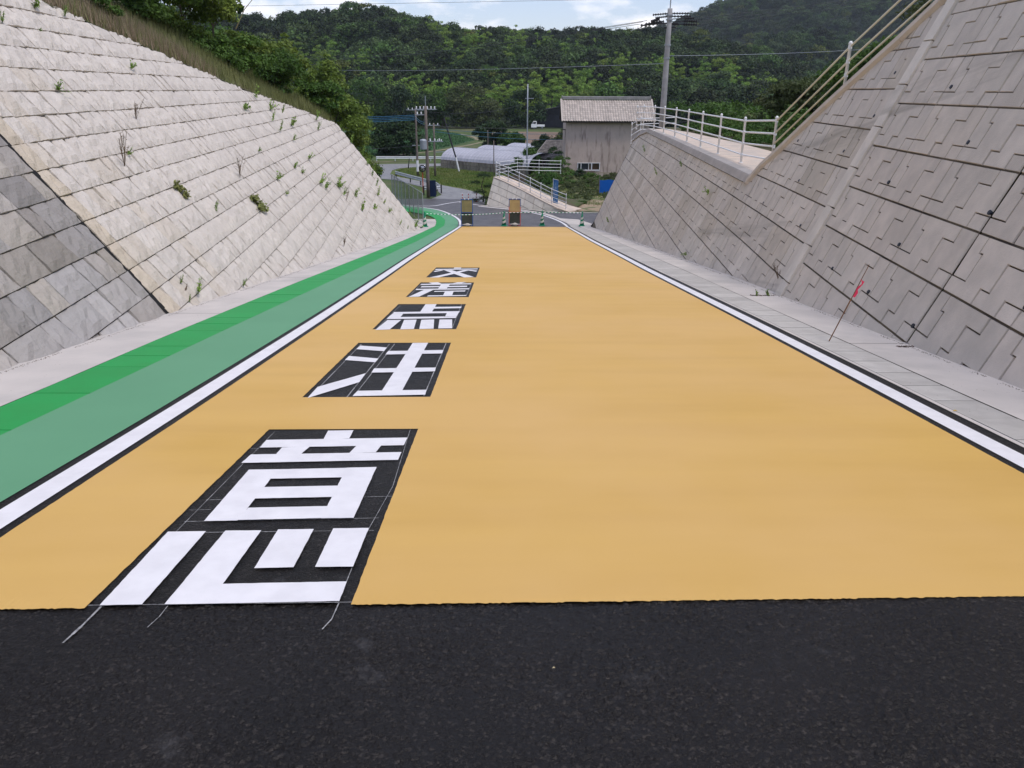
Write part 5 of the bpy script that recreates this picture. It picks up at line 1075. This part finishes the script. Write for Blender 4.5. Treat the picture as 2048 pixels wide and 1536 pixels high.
# --- left bank trees: leafy mass above the wall
LBT=[ # s,d,R,H,mat,label
 (19.2,1.0,.6,.75,G_MID,'small round dark bush overhanging the top of the left wall near the frame corner','shrub',5200,.075),
 (16,7.5,2.3,4.0,G_DARK,'tall dark broadleaf tree on the left bank, topmost by the frame edge','tree',11000,.15),
 (20,6.5,2.4,4.2,G_MID,'leafy green tree in the middle of the left bank above the dry grass','tree',13000,.14),
 (23.5,5.2,2.0,3.2,G_MID,'dense bushy green tree low on the left bank','tree',12000,.13),
 (27,5.6,2.4,4.6,G_OLIVE,'olive green tree behind the bushy ones on the left bank','tree',13000,.15),
 (27.5,3.3,1.9,2.3,G_MID,'spreading green shrub leaning over the wall top, with drooping fronds','tree',13000,.13),
 (31,3.4,1.9,2.3,G_YEL,'yellow-green feathery tree with a spiky top on the left bank','tree',14000,.15),
 (31,1.7,1.4,1.25,G_MID,'dark green overhanging shrub touching the pale wall coping','shrub',9000,.13),
 (35.5,3.2,1.7,1.1,G_YEL,'bright yellow-green tree near the end of the left wall','tree',14000,.16),
 (35.5,1.2,1.3,1.7,G_MID,'low green shrub spilling over the wall edge near its end','shrub',8000,.14),
 (39.5,2.8,1.8,1.5,G_YEL,'sunlit yellow-green shrub at the far shoulder of the left wall','tree',12000,.17),
 (41.5,.9,1.2,1.4,G_MID,'green shrub on the very end of the left wall','shrub',7000,.15)]
for i,(s,d,R,H,m,lab,cat,nlf,sz) in enumerate(LBT):
    p=bankL(s,d); tree('broadleaf_tree' if cat=='tree' else 'shrub',(p[0],p[1],p[2]-.15),lab,R,H,26 if H>1.05 and R>1 else 12,nlf,sz,m,base=.12,cat=cat,seed=i*3+1,up=.3,flat=.8,extra=[(R*.2*math.cos(i),R*.2*math.sin(i),H+R*.12*k,R*.16) for k in range(2)] if m is G_YEL else ())
# trees rising from lower ground beyond the left wall's end
for i,(x,y,z,R,H,m,lab) in enumerate([(-13.4,47.8,-6.1,3.0,9.5,G_YEL,'tallest yellow-green tree beyond the shoulder of the left wall'),(-11.4,49.5,-6.2,2.8,8.7,G_YEL,'yellow-green tree just past the end of the left wall'),(-10.9,52.5,-6.4,2.7,8.0,G_YEL,'rightmost yellow-green tree beyond the left wall, beside the blue cables'),(-15.6,46.5,-5.5,3.0,9.7,G_MID,'green tree beyond the left bank, behind the spiky yellow-green one'),(-10.3,54.5,-6.4,1.8,4.4,G_MID,'low green bush trailing down behind the left wall end'),(-20,62,-6.5,4,9,G_MID,'tall green tree far left behind the bank trees'),(-26,75,-7,5,11.5,G_DARK,'dark tall tree behind the left bank crest')]):
    tree('broadleaf_tree',(x,y,z),lab,R,H,30,17000,.2,m,base=.1,seed=50+i,up=.3,extra=[(R*.3,0,H+R*.15*k,R*.2*(1.2-k*.4)) for k in range(3)] if i in(0,1) else ())
# thin bare bamboo culms poking up
for i,(s,d,h,lx) in enumerate(((30,3.3,2.6,.05),(33.5,3.2,2.9,-.1),(36,3.0,1.5,.9))):
    p=Vector(bankL(s,d)); root=empty('bamboo_culm',p,['leftmost thin bare bamboo stem above the bank trees','thin upright bamboo stem against the sky on the left bank','short bamboo stem leaning right over the bank trees'][i],'bamboo'); mb=MB(); q=p+Vector((0,0,1.6)); mb.tube([q,q+Vector((lx*.5,0,h*.5)),q+Vector((lx,0,h*.8))],.022,6,taper=.012); mb.build('culm',mat('bamboo_culm',(.32,.24,.12),(.28,.3,.16),4,.6),root)
# drooping large-leaved branches against the sky
tree('broadleaf_tree',tuple(bankL(34,3.3)),'dark large-leaved tree whose top sprays stand against the sky at upper left',1.1,2.6,9,900,.3,G_DARK,base=.62,seed=91,up=.1,asp=.6)
# --- dry grass on the left bank
def blades(P,h,lean,wd,m,name,rng=RNG,kind='stuff'):
    n=len(P); d=rng.normal(size=(n,2)); d/=np.linalg.norm(d,axis=1,keepdims=True); H=h*rng.uniform(.5,1.3,n); tip=P+np.c_[d*(lean*H)[:,None],H]; s=np.c_[-d[:,1],d[:,0],np.zeros(n)]*(wd*.5)
    V=np.stack([P-s,P+s,tip],1).reshape(-1,3); me=npmesh(name,V,np.arange(3*n).reshape(-1,3),m); o=bpy.data.objects.new(name,me); COL.objects.link(o); 
    if kind: o['kind']=kind
    return o
def bankpts(n,s0,s1,d0,d1):
    out=[]
    for _ in range(n):
        s=random.uniform(s0,s1); d=d0+(d1-d0)*random.random()**1.1; out.append(bankL(s,d))
    return np.array(out)
G_GDRY=leafmat('dry_grass',(.32,.245,.175),(.24,.19,.12),isl=.3,tr=.2); G_GGR=leafmat('bank_grass',(.14,.16,.055),(.18,.19,.07),isl=.3,tr=.2)
blades(bankpts(26000,9,24,.02,4.5),.34,.35,.010,G_GDRY,'dry_bank_grass'); blades(bankpts(16000,16,41,.02,3.6),.34,.4,.014,G_GGR,'green_bank_grass')
# --- weeds in the wall joints
def weed(loc,nrm,s,kind,label,group=None):
    rng=np.random.default_rng(int(abs(loc[1]*1000))%99999); n=Vector(nrm); loc=Vector(loc); up=Vector((0,0,1)); V=[];F_=[]
    root=empty('weed_plant',loc,label,'weed',group); mb=MB(); tipdir=[]
    if kind in(0,1,2):
        ns={0:3,1:9,2:26}[kind]; C=[];N=[];S=[]
        for k in range(ns):
            a=rng.uniform(-1,1); L_=s*(rng.uniform(.6,1) if kind==0 else rng.uniform(.35,.95)); side=Vector((0,1,0)); dr=(up*rng.uniform(.5,1) if kind==0 else up*rng.uniform(-.2,.9))+n*rng.uniform(.15,.6)+side*a*(.5 if kind==0 else 1); dr.normalize()
            if kind==2: q_=rng.uniform(-1,.2); base=loc+side*rng.uniform(-.12,.12)*s+(up+Vector((KL,0,0))*-1)*q_*s*.55; L_*=.38
            else: base=loc
            mb.tube([base,base+dr*L_],.0035+.004*s,4,cap=False)
            nl=max(5,int(22*L_/s)) if kind==0 else 7
            for j in range(nl):
                u=(j+1)/nl; p=base+dr*L_*u; r=Vector(rng.normal(size=3)).normalized(); q=p+(r*.5+dr*.35)*s*.16; C.append(q); nn_=(Vector(rng.normal(size=3))*.6+up*.5+n*.4).normalized(); N.append(nn_); S.append(s*rng.uniform(.15,.28)*(1.15-.5*u if kind==0 else 1))
        Vv,Ff=leafmesh(np.array(C),np.array(N),np.array(S),.32 if kind==0 else .55,rng); me=npmesh('leaves',Vv,Ff,G_WEED if kind!=2 else G_MOSS); o=bpy.data.objects.new('leaves',me); COL.objects.link(o); o.parent=root; o.matrix_parent_inverse=Matrix.Translation(-loc)
    else:
        ns=5 if kind==3 else 7; C=[];N=[];S=[]
        for k in range(ns):
            dr=(up*rng.uniform(.8,1.2)+Vector((0,1,0))*rng.uniform(-.6,.7)+n*rng.uniform(.1,.4)).normalized(); L_=s*rng.uniform(.5,1); mid=loc+dr*L_*.5+Vector((0,rng.uniform(-.04,.04),0)); end=loc+dr*L_+Vector((0,rng.uniform(-.06,.06),0)); mb.tube([loc,mid,end],.0035 if kind==4 else .004,4,cap=False)
            for j in range(6): p=mid.lerp(end,rng.random()*1.2-.2); mb.tube([p,p+(dr+Vector(rng.normal(size=3))*.5)*s*.10],.002,3,cap=False); C.append(p+Vector(rng.normal(size=3))*.012); N.append(Vector(rng.normal(size=3)).normalized()); S.append(s*rng.uniform(.03,.07))
        Vv,Ff=leafmesh(np.array(C),np.array(N),np.array(S),.5,rng); me=npmesh('seed_heads',Vv,Ff,G_DRY); o=bpy.data.objects.new('seed_heads',me); COL.objects.link(o); o.parent=root; o.matrix_parent_inverse=Matrix.Translation(-loc)
    mb.build('stems',G_DRY if kind>2 else G_OLIVE,root)
BIG={0:'tall leafy weed on the top edge of the left wall near the frame corner',6:'round green tuft growing from the upper joints of the pale left wall',16:'mossy dark green cushion plant in the middle of the pale left wall',17:'elongated green cushion plant in a joint, right of the mossy cushion',43:'largest leafy weed at the foot of the pale left wall, above the green lane',44:'small leafy weed at the wall foot, left of the largest one',45:'single leafy weed at the wall foot well right of the largest one',47:'dry branching stems high on the pale left wall',48:'tall dry bare stems right of the black joint',49:'faint thin dry stems low on the pale left wall',54:'clump of tall grassy weeds at the far end of the left wall beside the cone',50:'dry seedling against the lower courses of the pale left wall',42:'lone upright seedling left of the largest weed at the wall foot'}
for i,(s,z,sz,k) in enumerate(WD):
    lab=BIG.get(i); p=PL(s,z,.0)
    wk={0:'upright narrow-leaved',1:'broad-leaved',2:'cushion-like',3:'dry brown',4:'dry twiggy'}[k]; wz='near the middle of' if s<24 else ('on the farther half of' if s<34 else 'at the far end of'); wh='upper' if z-gz(s)>3.2 else ('middle' if z-gz(s)>1.6 else 'lower')
    weed(p,(NL,0,KL*NL),min(sz,.5)*(1.12 if k<3 else 1.15),k,lab or '%s weed in %s joint %s the left wall'%(wk,{'upper':'an upper','middle':'a middle','lower':'a lower'}[wh],wz),None if lab else 'small weeds in the joints of the pale left wall')
RW=[(31.5,-1.6,.35,0,'green weed on a far course of the right wall below the terrace'),(27,-.9,.3,0,'small vine hanging under the terrace edge on the right wall'),(38,-1.2,.4,0,'tuft in the top course at the far right wall'),(21.2,-1.05,.22,1,'leafy sprig with a long stem in the lower right wall'),(38.5,-4.6,.4,0,'weed at the foot of the far right wall near the cone'),(12.75,-1.45,.34,3,'dry red-brown twig standing where the pilaster strip meets the apron'),(20.0,-2.5,.16,1,'low weed on the apron edge below the right wall')]
for s,z,sz,k,lab in RW: weed(PR(s,z,0),(-NR,0,KR*NR),sz,k,lab)
# leaf litter along the right apron joint and loose bits
lt=MB()
for _ in range(170):
    t_=random.random(); x,y=3.98+.42*t_+random.gauss(0,.012),12.2+random.gauss(0,.035); 
    if random.random()<.3: x,y=4.22+random.gauss(0,.05),7.72+random.gauss(0,.02)
    s=random.uniform(.008,.02); a=random.random()*6.28; z=gz(y)+.012
    lt.add([(x+s*math.cos(a),y+s*math.sin(a),z),(x-s*.3*math.sin(a),y+s*.3*math.cos(a),z+s*.5),(x-s*math.cos(a),y-s*math.sin(a),z+.003),(x+s*.3*math.sin(a),y-s*.3*math.cos(a),z+.002)],[(0,1,2,3)])
tag(lt.build('leaf_litter',mat('dead_leaf',(.09,.045,.03),(.05,.03,.02),20,.8)),kind='stuff')
weed((4.1,12.22,gz(12.22)+.01),(-.3,0,.9),.13,1,'small sprawling weed in the apron joint, left of the pilaster strip'); weed((4.28,12.2,gz(12.2)+.01),(-.3,0,.9),.12,1,'second small weed in the apron joint, nearest the pilaster strip')
def drop(name,x,y,s,c,label):
    mb=MB(); z=gz(y)+.012; mb.add([(x-s,y,z),(x-s*.2,y-s*.5,z+.004),(x+s,y+s*.1,z+.002),(x+s*.1,y+s*.5,z+.006)],[(0,1,2,3)]); tag(mb.build(name,mat(name+'_c',c,None)),label,'leaf')
drop('red_leaf',3.40,4.52,.022,(.4,.03,.04),'tiny red leaf on the right gutter slabs'); drop('yellow_leaf',3.30,5.18,.02,(.5,.33,.03),'tiny yellow leaf beside the black edge strip on the right'); drop('dry_straw',.16,2.02,.006,(.5,.42,.25),'tiny straw fleck on the near asphalt')
# grit and soil gathered at the wall feet and in the apron joints
gm=MB(); R8=random.Random(8)
def grit(x,y,s,z):
    a=R8.random()*6.28; gm.add([(x+s*math.cos(a),y+s*math.sin(a),z),(x+s*math.cos(a+2.1),y+s*math.sin(a+2.1),z),(x+s*math.cos(a+4.2),y+s*math.sin(a+4.2),z),(x,y,z+s*.8)],[(0,1,3),(1,2,3),(2,0,3)])
for _ in range(3600):
    y=5+R8.random()**1.6*28; side=R8.random()<.5; d=abs(R8.gauss(0,.022)); s=R8.uniform(.002,.0065)*(1+y*.02)
    if vnoise(y*3,side*9.,1.1)<-.35: continue
    if side: grit(-4.462+d,y,s,gz(y)+.004)
    else: grit(XR(y)-.03-d,y,s,gz(y)+.008)
for _ in range(500):
    y=5+R8.random()*20; x=R8.choice([R8.uniform(-4.4,-3.9),R8.uniform(3.75,4.35),R8.uniform(3.35,3.6)]); grit(x,y,R8.uniform(.0015,.004),gz(y)+.009)
for _ in range(260): grit(R8.uniform(-2.2,3),R8.uniform(2.5,9),R8.uniform(.001,.0026),gz(0)+0 if False else 0) if False else None
tag(gm.build('wall_foot_grit',mat('grit',(.13,.10,.075),(.22,.19,.16),30,.95)),kind='stuff')
# --- right side: kudzu bank behind the terrace, weeds, tree
def patch(name,pts_f,n,h,size,m,label,cat='plants',R=.5,rng=RNG):
    cl=[]
    for _ in range(n): x,y,z,r=pts_f(); cl.append((x,y,z,r))
    V,Fq=clumpleaves(cl,int(n*h),size,rng,.7,.5,.75,.3); me=npmesh('leaves',V,Fq,m); o=bpy.data.objects.new(name,me); COL.objects.link(o)
    tag(o,kind='stuff') if label is None else tag(o,label,cat); return o
def edge(y): return interp([(18,6.2),(19.5,7.0),(21.3,8.0),(24,8.5),(30,8.75),(36,8.6),(40.4,8.3),(44,8.3)],y)
def f1():
    y=random.uniform(19.6,41); d=random.random()**1.2*5; return (edge(y)+.25+d,y,-.25+.1*random.random()+min(d,2)*.18,random.uniform(.14,.32))
patch('kudzu_cover',f1,420,130,.085,G_MID,None)
def f2():
    y=random.uniform(22,44); d=3+random.random()*14; return (edge(y)+d,y,.15+.05*d*random.random(),random.uniform(.3,.6))
patch('weed_cover',f2,260,150,.13,G_OLIVE,None)
def f3():
    t_=random.random(); y=30+t_*26; x=11+random.random()*26; return (x,y,.1+.045*(x-11)+random.random()*.4,random.uniform(.4,.9))
patch('weed_cover',f3,240,150,.17,G_MID,None)
for i,(x,y,z,R,H,m,lab) in enumerate([(11.7,20.5,.4,1.5,3.1,G_DARK,'dark green tree behind the upper sloping railing at the right'),(14.0,24.5,.6,2.6,5.6,G_OLIVE,'olive topped tree reaching the frame top behind the right railing'),(16.5,23,.8,2.8,5.6,G_DARK,'dark dense tree touching the right wall top'),(13.2,29,.2,1.8,2.6,G_MID,'bushy green shrub behind the sloping railing'),(13.3,37,.2,1.6,1.6,G_OLIVE,'low brownish green shrub among the weeds right of the terrace'),(17,42,.3,2.0,2.2,G_MID,'pale green shrub among the weeds behind the first railing post')]):
    tree('broadleaf_tree' if H>3 else 'shrub',(x,y,z),lab,R,H,24,11000,.15,m,base=.08,cat='tree' if H>3 else 'shrub',seed=70+i,up=.3)
# --- valley shrubs and trees
VT=[(-15.0,118,3.0,4.4,G_DARK,'dark pine-like tree by the far road loop, right one of two'),(-18.2,119,2.4,4.2,G_DARK,'dark leaning tree at the end of the left wall, left one of two'),(-2.3,131,2.7,3.9,G_DARK,'round dark green bush behind the greenhouses'),(1.2,130,2.1,2.5,G_MID,'lower green bush right of the round dark one'),
 (2.6,93.5,1.8,2.3,G_MID,'light green bush in front of the shed, behind the steel mast'),(1.2,93.0,1.1,1.6,G_MID,'small pale bush beside the greenhouse skirt'),(5.2,101,1.9,3.6,G_DARK,'dark glossy tree rising over the shed roof'),(8.2,103,2.2,4.1,G_OLIVE,'yellowish tree against the house gable'),
 (-10,205,6,9,G_OLIVE,'grey-green tree at the forest edge behind the poles'),(-16,206,5,8,G_MID,'green tree at the forest edge, left of the poles'),(-4,207,5,6,G_OLIVE,'pale dry-looking tree at the forest edge'),(5,208,5,8.5,G_DARK,'dark tree at the forest edge above the brown field'),(-25,204,6,10,G_DARK,'dark tree at the forest edge far left'),(-34,203,6,10,G_MID,'green tree at the forest edge beyond the wall end')]
for i,(x,y,R,H,m,lab) in enumerate(VT): tree('round_tree' if H>3 else 'bush',(x,y,gz(y)-.1),lab,R,H,26,8000 if y<150 else 6000,(.26 if y<110 else .42) if y<150 else .6,m,base=.05,cat='tree' if H>3 else 'bush',seed=120+i,up=.35,flat=1.05)
# niwaki (cloud pruned pine)
root=empty('cloud_pruned_pine',(-1.75,60.6,-6.62),'small cloud pruned pine at the left foot of the small wall','tree'); cl=[(.1,.2,1.95,.62),(-.55,.1,1.45,.45),(.5,.2,1.15,.5),(-.25,0,.75,.52),(.15,.1,.25,.55),(-.6,0,.15,.4)]
V,Fq=clumpleaves(cl,5200,.09,RNG,.5,.9,.3,.5); me=npmesh('crown',V,Fq,G_DARK); o=bpy.data.objects.new('crown',me); COL.objects.link(o); o.parent=root
mb=MB(); mb.tube([(0,0,-.1),(.1,0,.6),(-.1,.1,1.2),(.1,.2,1.9)],.07,6,taper=.03); t_=mb.build('trunk',M_BARK); t_.parent=root
# garden weeds in front of the house
GW=[(2.2,70,-5.6,1.0,.7,G_OLIVE),(4.4,78,-5.6,1.3,.8,G_MID),(6.0,84.5,-6.4,1.3,1.4,G_MID),(5.3,86.5,-6.7,1.0,2.2,G_DARK),(7.6,83,-6.5,1.2,.9,G_DARK),(9.4,84.5,-6.8,1.2,.8,G_MID),(11.2,84,-6.8,1.1,.7,G_OLIVE),(8.4,76,-6.5,1.2,.7,G_OLIVE),(6.4,74,-6.3,1.3,.6,G_OLIVE),(9.6,70,-6.6,1.0,.5,G_MID),(4.6,61.8,-6.5,.8,.35,G_MID),(5.6,59.4,-6.45,.5,.25,G_MID)]
GL2=['brown-green weeds on the bank behind the small wall railing','green weeds on the bank slope left of the house','bushy weeds under the left corner of the house','tall dark climber at the left corner of the house','dark weeds below the plinth of the house','broad leaved weeds under the house window','olive weeds below the low wooden fence','olive weed mound in the middle of the yard','dry weed mound behind the banner','green weeds beside the blue tarpaulin','low green tuft at the edge of the bare dirt','smallest green tuft on the bare dirt']
for i,((x,y,z,R,H,m),lab) in enumerate(zip(GW,GL2)): tree('garden_weeds',(x,y,mound(x,y)-.05),lab,R,H,12,3200,.13,m,base=.0,cat='weeds',seed=150+i,trunk=False,up=.5)
def f4():
    while 1:
        x=random.uniform(-.5,12.5); y=random.uniform(62,86.5)
        if x>1.0-.02*(y-62) and (x<11.5): break
    z=mound(x,y); return (x,y,z+.02,random.uniform(.2,.55))
patch('weed_cover',f4,420,75,.16,G_OLIVE,None)
def f5():
    y=random.uniform(74,86.5); x=random.uniform(2.5,12); return (x,y,mound(x,y)+.1,random.uniform(.2,.4))
patch('weed_cover',f5,160,90,.16,G_MID,None)
mb=MB(); 
for _ in range(9): 
    x,y,z=7.35+random.gauss(0,.08),86.6+random.gauss(0,.05),-6.85+random.gauss(0,.09); mb.lathe((x,y,z),[(.02,-.05),(.06,0),(.02,.05)],6)
tag(mb.build('red_flowers',mat('flower_red',(.55,.04,.03),None)),'small cluster of red flowers below the left side of the house window','flowers')
# grass tufts on the mown island, yard edges
def area(n,x0,x1,y0,y1,test,zf=lambda x,y:gz(y)-.03):
    out=[]
    while len(out)<n:
        x=random.uniform(x0,x1);y=random.uniform(y0,y1)
        if test(x,y): out.append((x,y,zf(x,y)))
    return np.array(out)
isl=lambda x,y: (x<interp([(64,-1.2),(74,.2),(84,1.9),(91,1.5),(100,-9)],y)) and (x>interp([(64,-1.4),(69.3,-2.4),(72.3,-3.6),(80.5,-7.9),(90,-12.6),(96,-13.2),(99,-12)],y))
G_LAWN=leafmat('lawn_blade',(.09,.16,.025),(.15,.18,.045),isl=.35,tr=.25)
blades(area(26000,-13.5,2,64.5,99,isl),.16,.5,.05,G_LAWN,'island_grass'); blades(area(9000,3.5,12,55,80,lambda x,y:vnoise(x,y,1.3)>-.1 and y>56+.4*(9-x)),.14,.5,.05,G_LAWN,'yard_grass_blades')
blades(area(9000,-16,-6.5,46,66,lambda x,y:x<-7.2-.2*(y-46)),.3,.5,.03,G_GGR,'verge_grass')
blades(area(26000,-30,-6,118,198,lambda x,y:x<interp([(118,-17),(130,-11.6),(156,-6.2),(178,-10.4),(200,-19)],y)),.28,.6,.22,leafmat('crop_leaf',(.045,.12,.04),(.07,.16,.055),tr=.2),'crop_rows')
# --- forest on the hills
def crownmesh(name,shape,R,H,ncl,nl,sz,seed,m,base=.15,asp=.7):
    rng=np.random.default_rng(seed); cl=crownclumps(R,H,ncl,rng,base,shape); V,Fq=clumpleaves(cl,nl,sz,rng,.8,.5,asp,.55); me=npmesh(name,V,Fq,m); return bpy.data.objects.new(name,me)
G_FOR=mat('forest_leaf',(.036,.063,.021),(.052,.083,.026),.06,.65,island=.45,transl=.18,tint='inst',spec=.2)
srcs=[crownmesh('forest_crown_a','round',6.2,11,26,2300,.75,1,G_FOR),crownmesh('forest_crown_b','round',5.2,12,22,2000,.72,2,G_FOR),crownmesh('forest_crown_c','round',7.2,10,30,2600,.76,3,G_FOR),crownmesh('forest_crown_d','cone',2.9,12,30,1700,.5,4,G_FOR,.1),crownmesh('forest_crown_e','plume',3.6,12.5,22,1900,.62,5,G_FOR,.05,.35)]
def forest(name,pts):
    me=bpy.data.meshes.new(name); me.from_pydata([p[0] for p in pts],[],[]); o=bpy.data.objects.new(name,me); COL.objects.link(o); o['kind']='stuff'
    for nm,ty,dat in (('rot','FLOAT_VECTOR',[(0,0,p[1]) for p in pts]),('scl','FLOAT',[p[2] for p in pts]),('idx','INT',[p[3] for p in pts]),('tint','FLOAT_COLOR',[(*p[4],1) for p in pts])):
        a=me.attributes.new(nm,ty,'POINT')
        if ty=='FLOAT_VECTOR': a.data.foreach_set('vector',[q for d in dat for q in d])
        elif ty=='FLOAT_COLOR': a.data.foreach_set('color',[q for d in dat for q in d])
        else: a.data.foreach_set('value',dat)
    ng=bpy.data.node_groups.new(name+'_nodes','GeometryNodeTree'); ng.interface.new_socket('Geometry',in_out='INPUT',socket_type='NodeSocketGeometry'); ng.interface.new_socket('Geometry',in_out='OUTPUT',socket_type='NodeSocketGeometry')
    N=ng.nodes.new; gi=N('NodeGroupInput');go=N('NodeGroupOutput'); ip=N('GeometryNodeInstanceOnPoints'); ip.inputs['Pick Instance'].default_value=True; g2=N('GeometryNodeGeometryToInstance')
    for s_ in reversed(srcs):
        oi=N('GeometryNodeObjectInfo'); oi.inputs['Object'].default_value=s_; ng.links.new(oi.outputs['Geometry'],g2.inputs[0])
    def at_(nm,ty): a=N('GeometryNodeInputNamedAttribute'); a.data_type=ty; a.inputs['Name'].default_value=nm; return a.outputs['Attribute']
    ng.links.new(gi.outputs[0],ip.inputs['Points']); ng.links.new(g2.outputs[0],ip.inputs['Instance']); ng.links.new(at_('idx','INT'),ip.inputs['Instance Index']); ng.links.new(at_('rot','FLOAT_VECTOR'),ip.inputs['Rotation']); ng.links.new(at_('scl','FLOAT'),ip.inputs['Scale'])
    ng.links.new(ip.outputs[0],go.inputs[0]); md=o.modifiers.new('scatter','NODES'); md.node_group=ng; return o
R5=random.Random(99); P5=[]
def addtree(x,y,force=None):
    u=x/y*1649+1013; h=hillh(x,y); r=R5.random(); bam=vnoise(x,y,22,5)+(.35 if y<300 else 0)+(.25 if 850<u<1250 else 0)
    if bam>.55 and y<360: idx,sc_,t=4,R5.uniform(.65,1.05),(4.2,4.0,2.2)
    elif r<.08 or (y>350 and r<.28): idx,sc_,t=3,R5.uniform(.7,1.05),(.75,.85,.95)
    else:
        idx,sc_=R5.choice([0,1,2]),R5.uniform(.6,1.1); q=R5.choice([.45,.6,.8,1,1.3,1.6])*R5.uniform(.85,1.15); t=(q,q,q*.95)
        if R5.random()<.08: t=(2.3,1.75,1.1)
        elif R5.random()<.12: t=(1.6,1.8,1.2)
    P5.append(((x,y,h-(1.6 if y<340 else 3.6)),R5.random()*6.28,sc_,idx,tuple(c*R5.uniform(.92,1.08) for c in t)))
y=214.
while y<420:
    st=6.2+ (y-214)*.004; x=-.42*y-15
    while x<.62*y:
        addtree(x+R5.uniform(-2,2),y+R5.uniform(-2,2)); x+=st
    y+=6.2
y=422.
while y<800:
    st=7.5+(y-420)*.006; x=.02*y if y>480 else -.35*y
    while x<.75*y:
        if hillh(x,y)>4: addtree(x+R5.uniform(-3,3),y+R5.uniform(-3,3))
        x+=st
    y+=8.2
for k in range(520):
    y=R5.uniform(345,400); x=R5.uniform(-.42,.42)*y; P5.append(((x,y,hillh(x,y)-R5.uniform(2.2,3.6)),R5.random()*6.28,R5.uniform(.5,.95),R5.choice([0,1,2,2,3]),tuple([R5.uniform(.5,1.1)]*3)))
forest('forest',P5); print('forest trees',len(P5))
# ---------------------------------------------------------------- air
mb=MB(); mb.box((200,505,60.5),(1800,1090,139)); hz=mb.build('haze',[],None)
mh=bpy.data.materials.new('haze_volume'); mh.use_nodes=True; t=mh.node_tree; t.nodes.clear(); o_=t.nodes.new('ShaderNodeOutputMaterial'); v_=t.nodes.new('ShaderNodeVolumePrincipled'); v_.inputs['Color'].default_value=(.78,.86,1,1); v_.inputs['Density'].default_value=.00014; v_.inputs['Anisotropy'].default_value=.2; t.links.new(v_.outputs[0],o_.inputs['Volume'])
hz.data.materials.append(mh); hz['kind']='stuff'
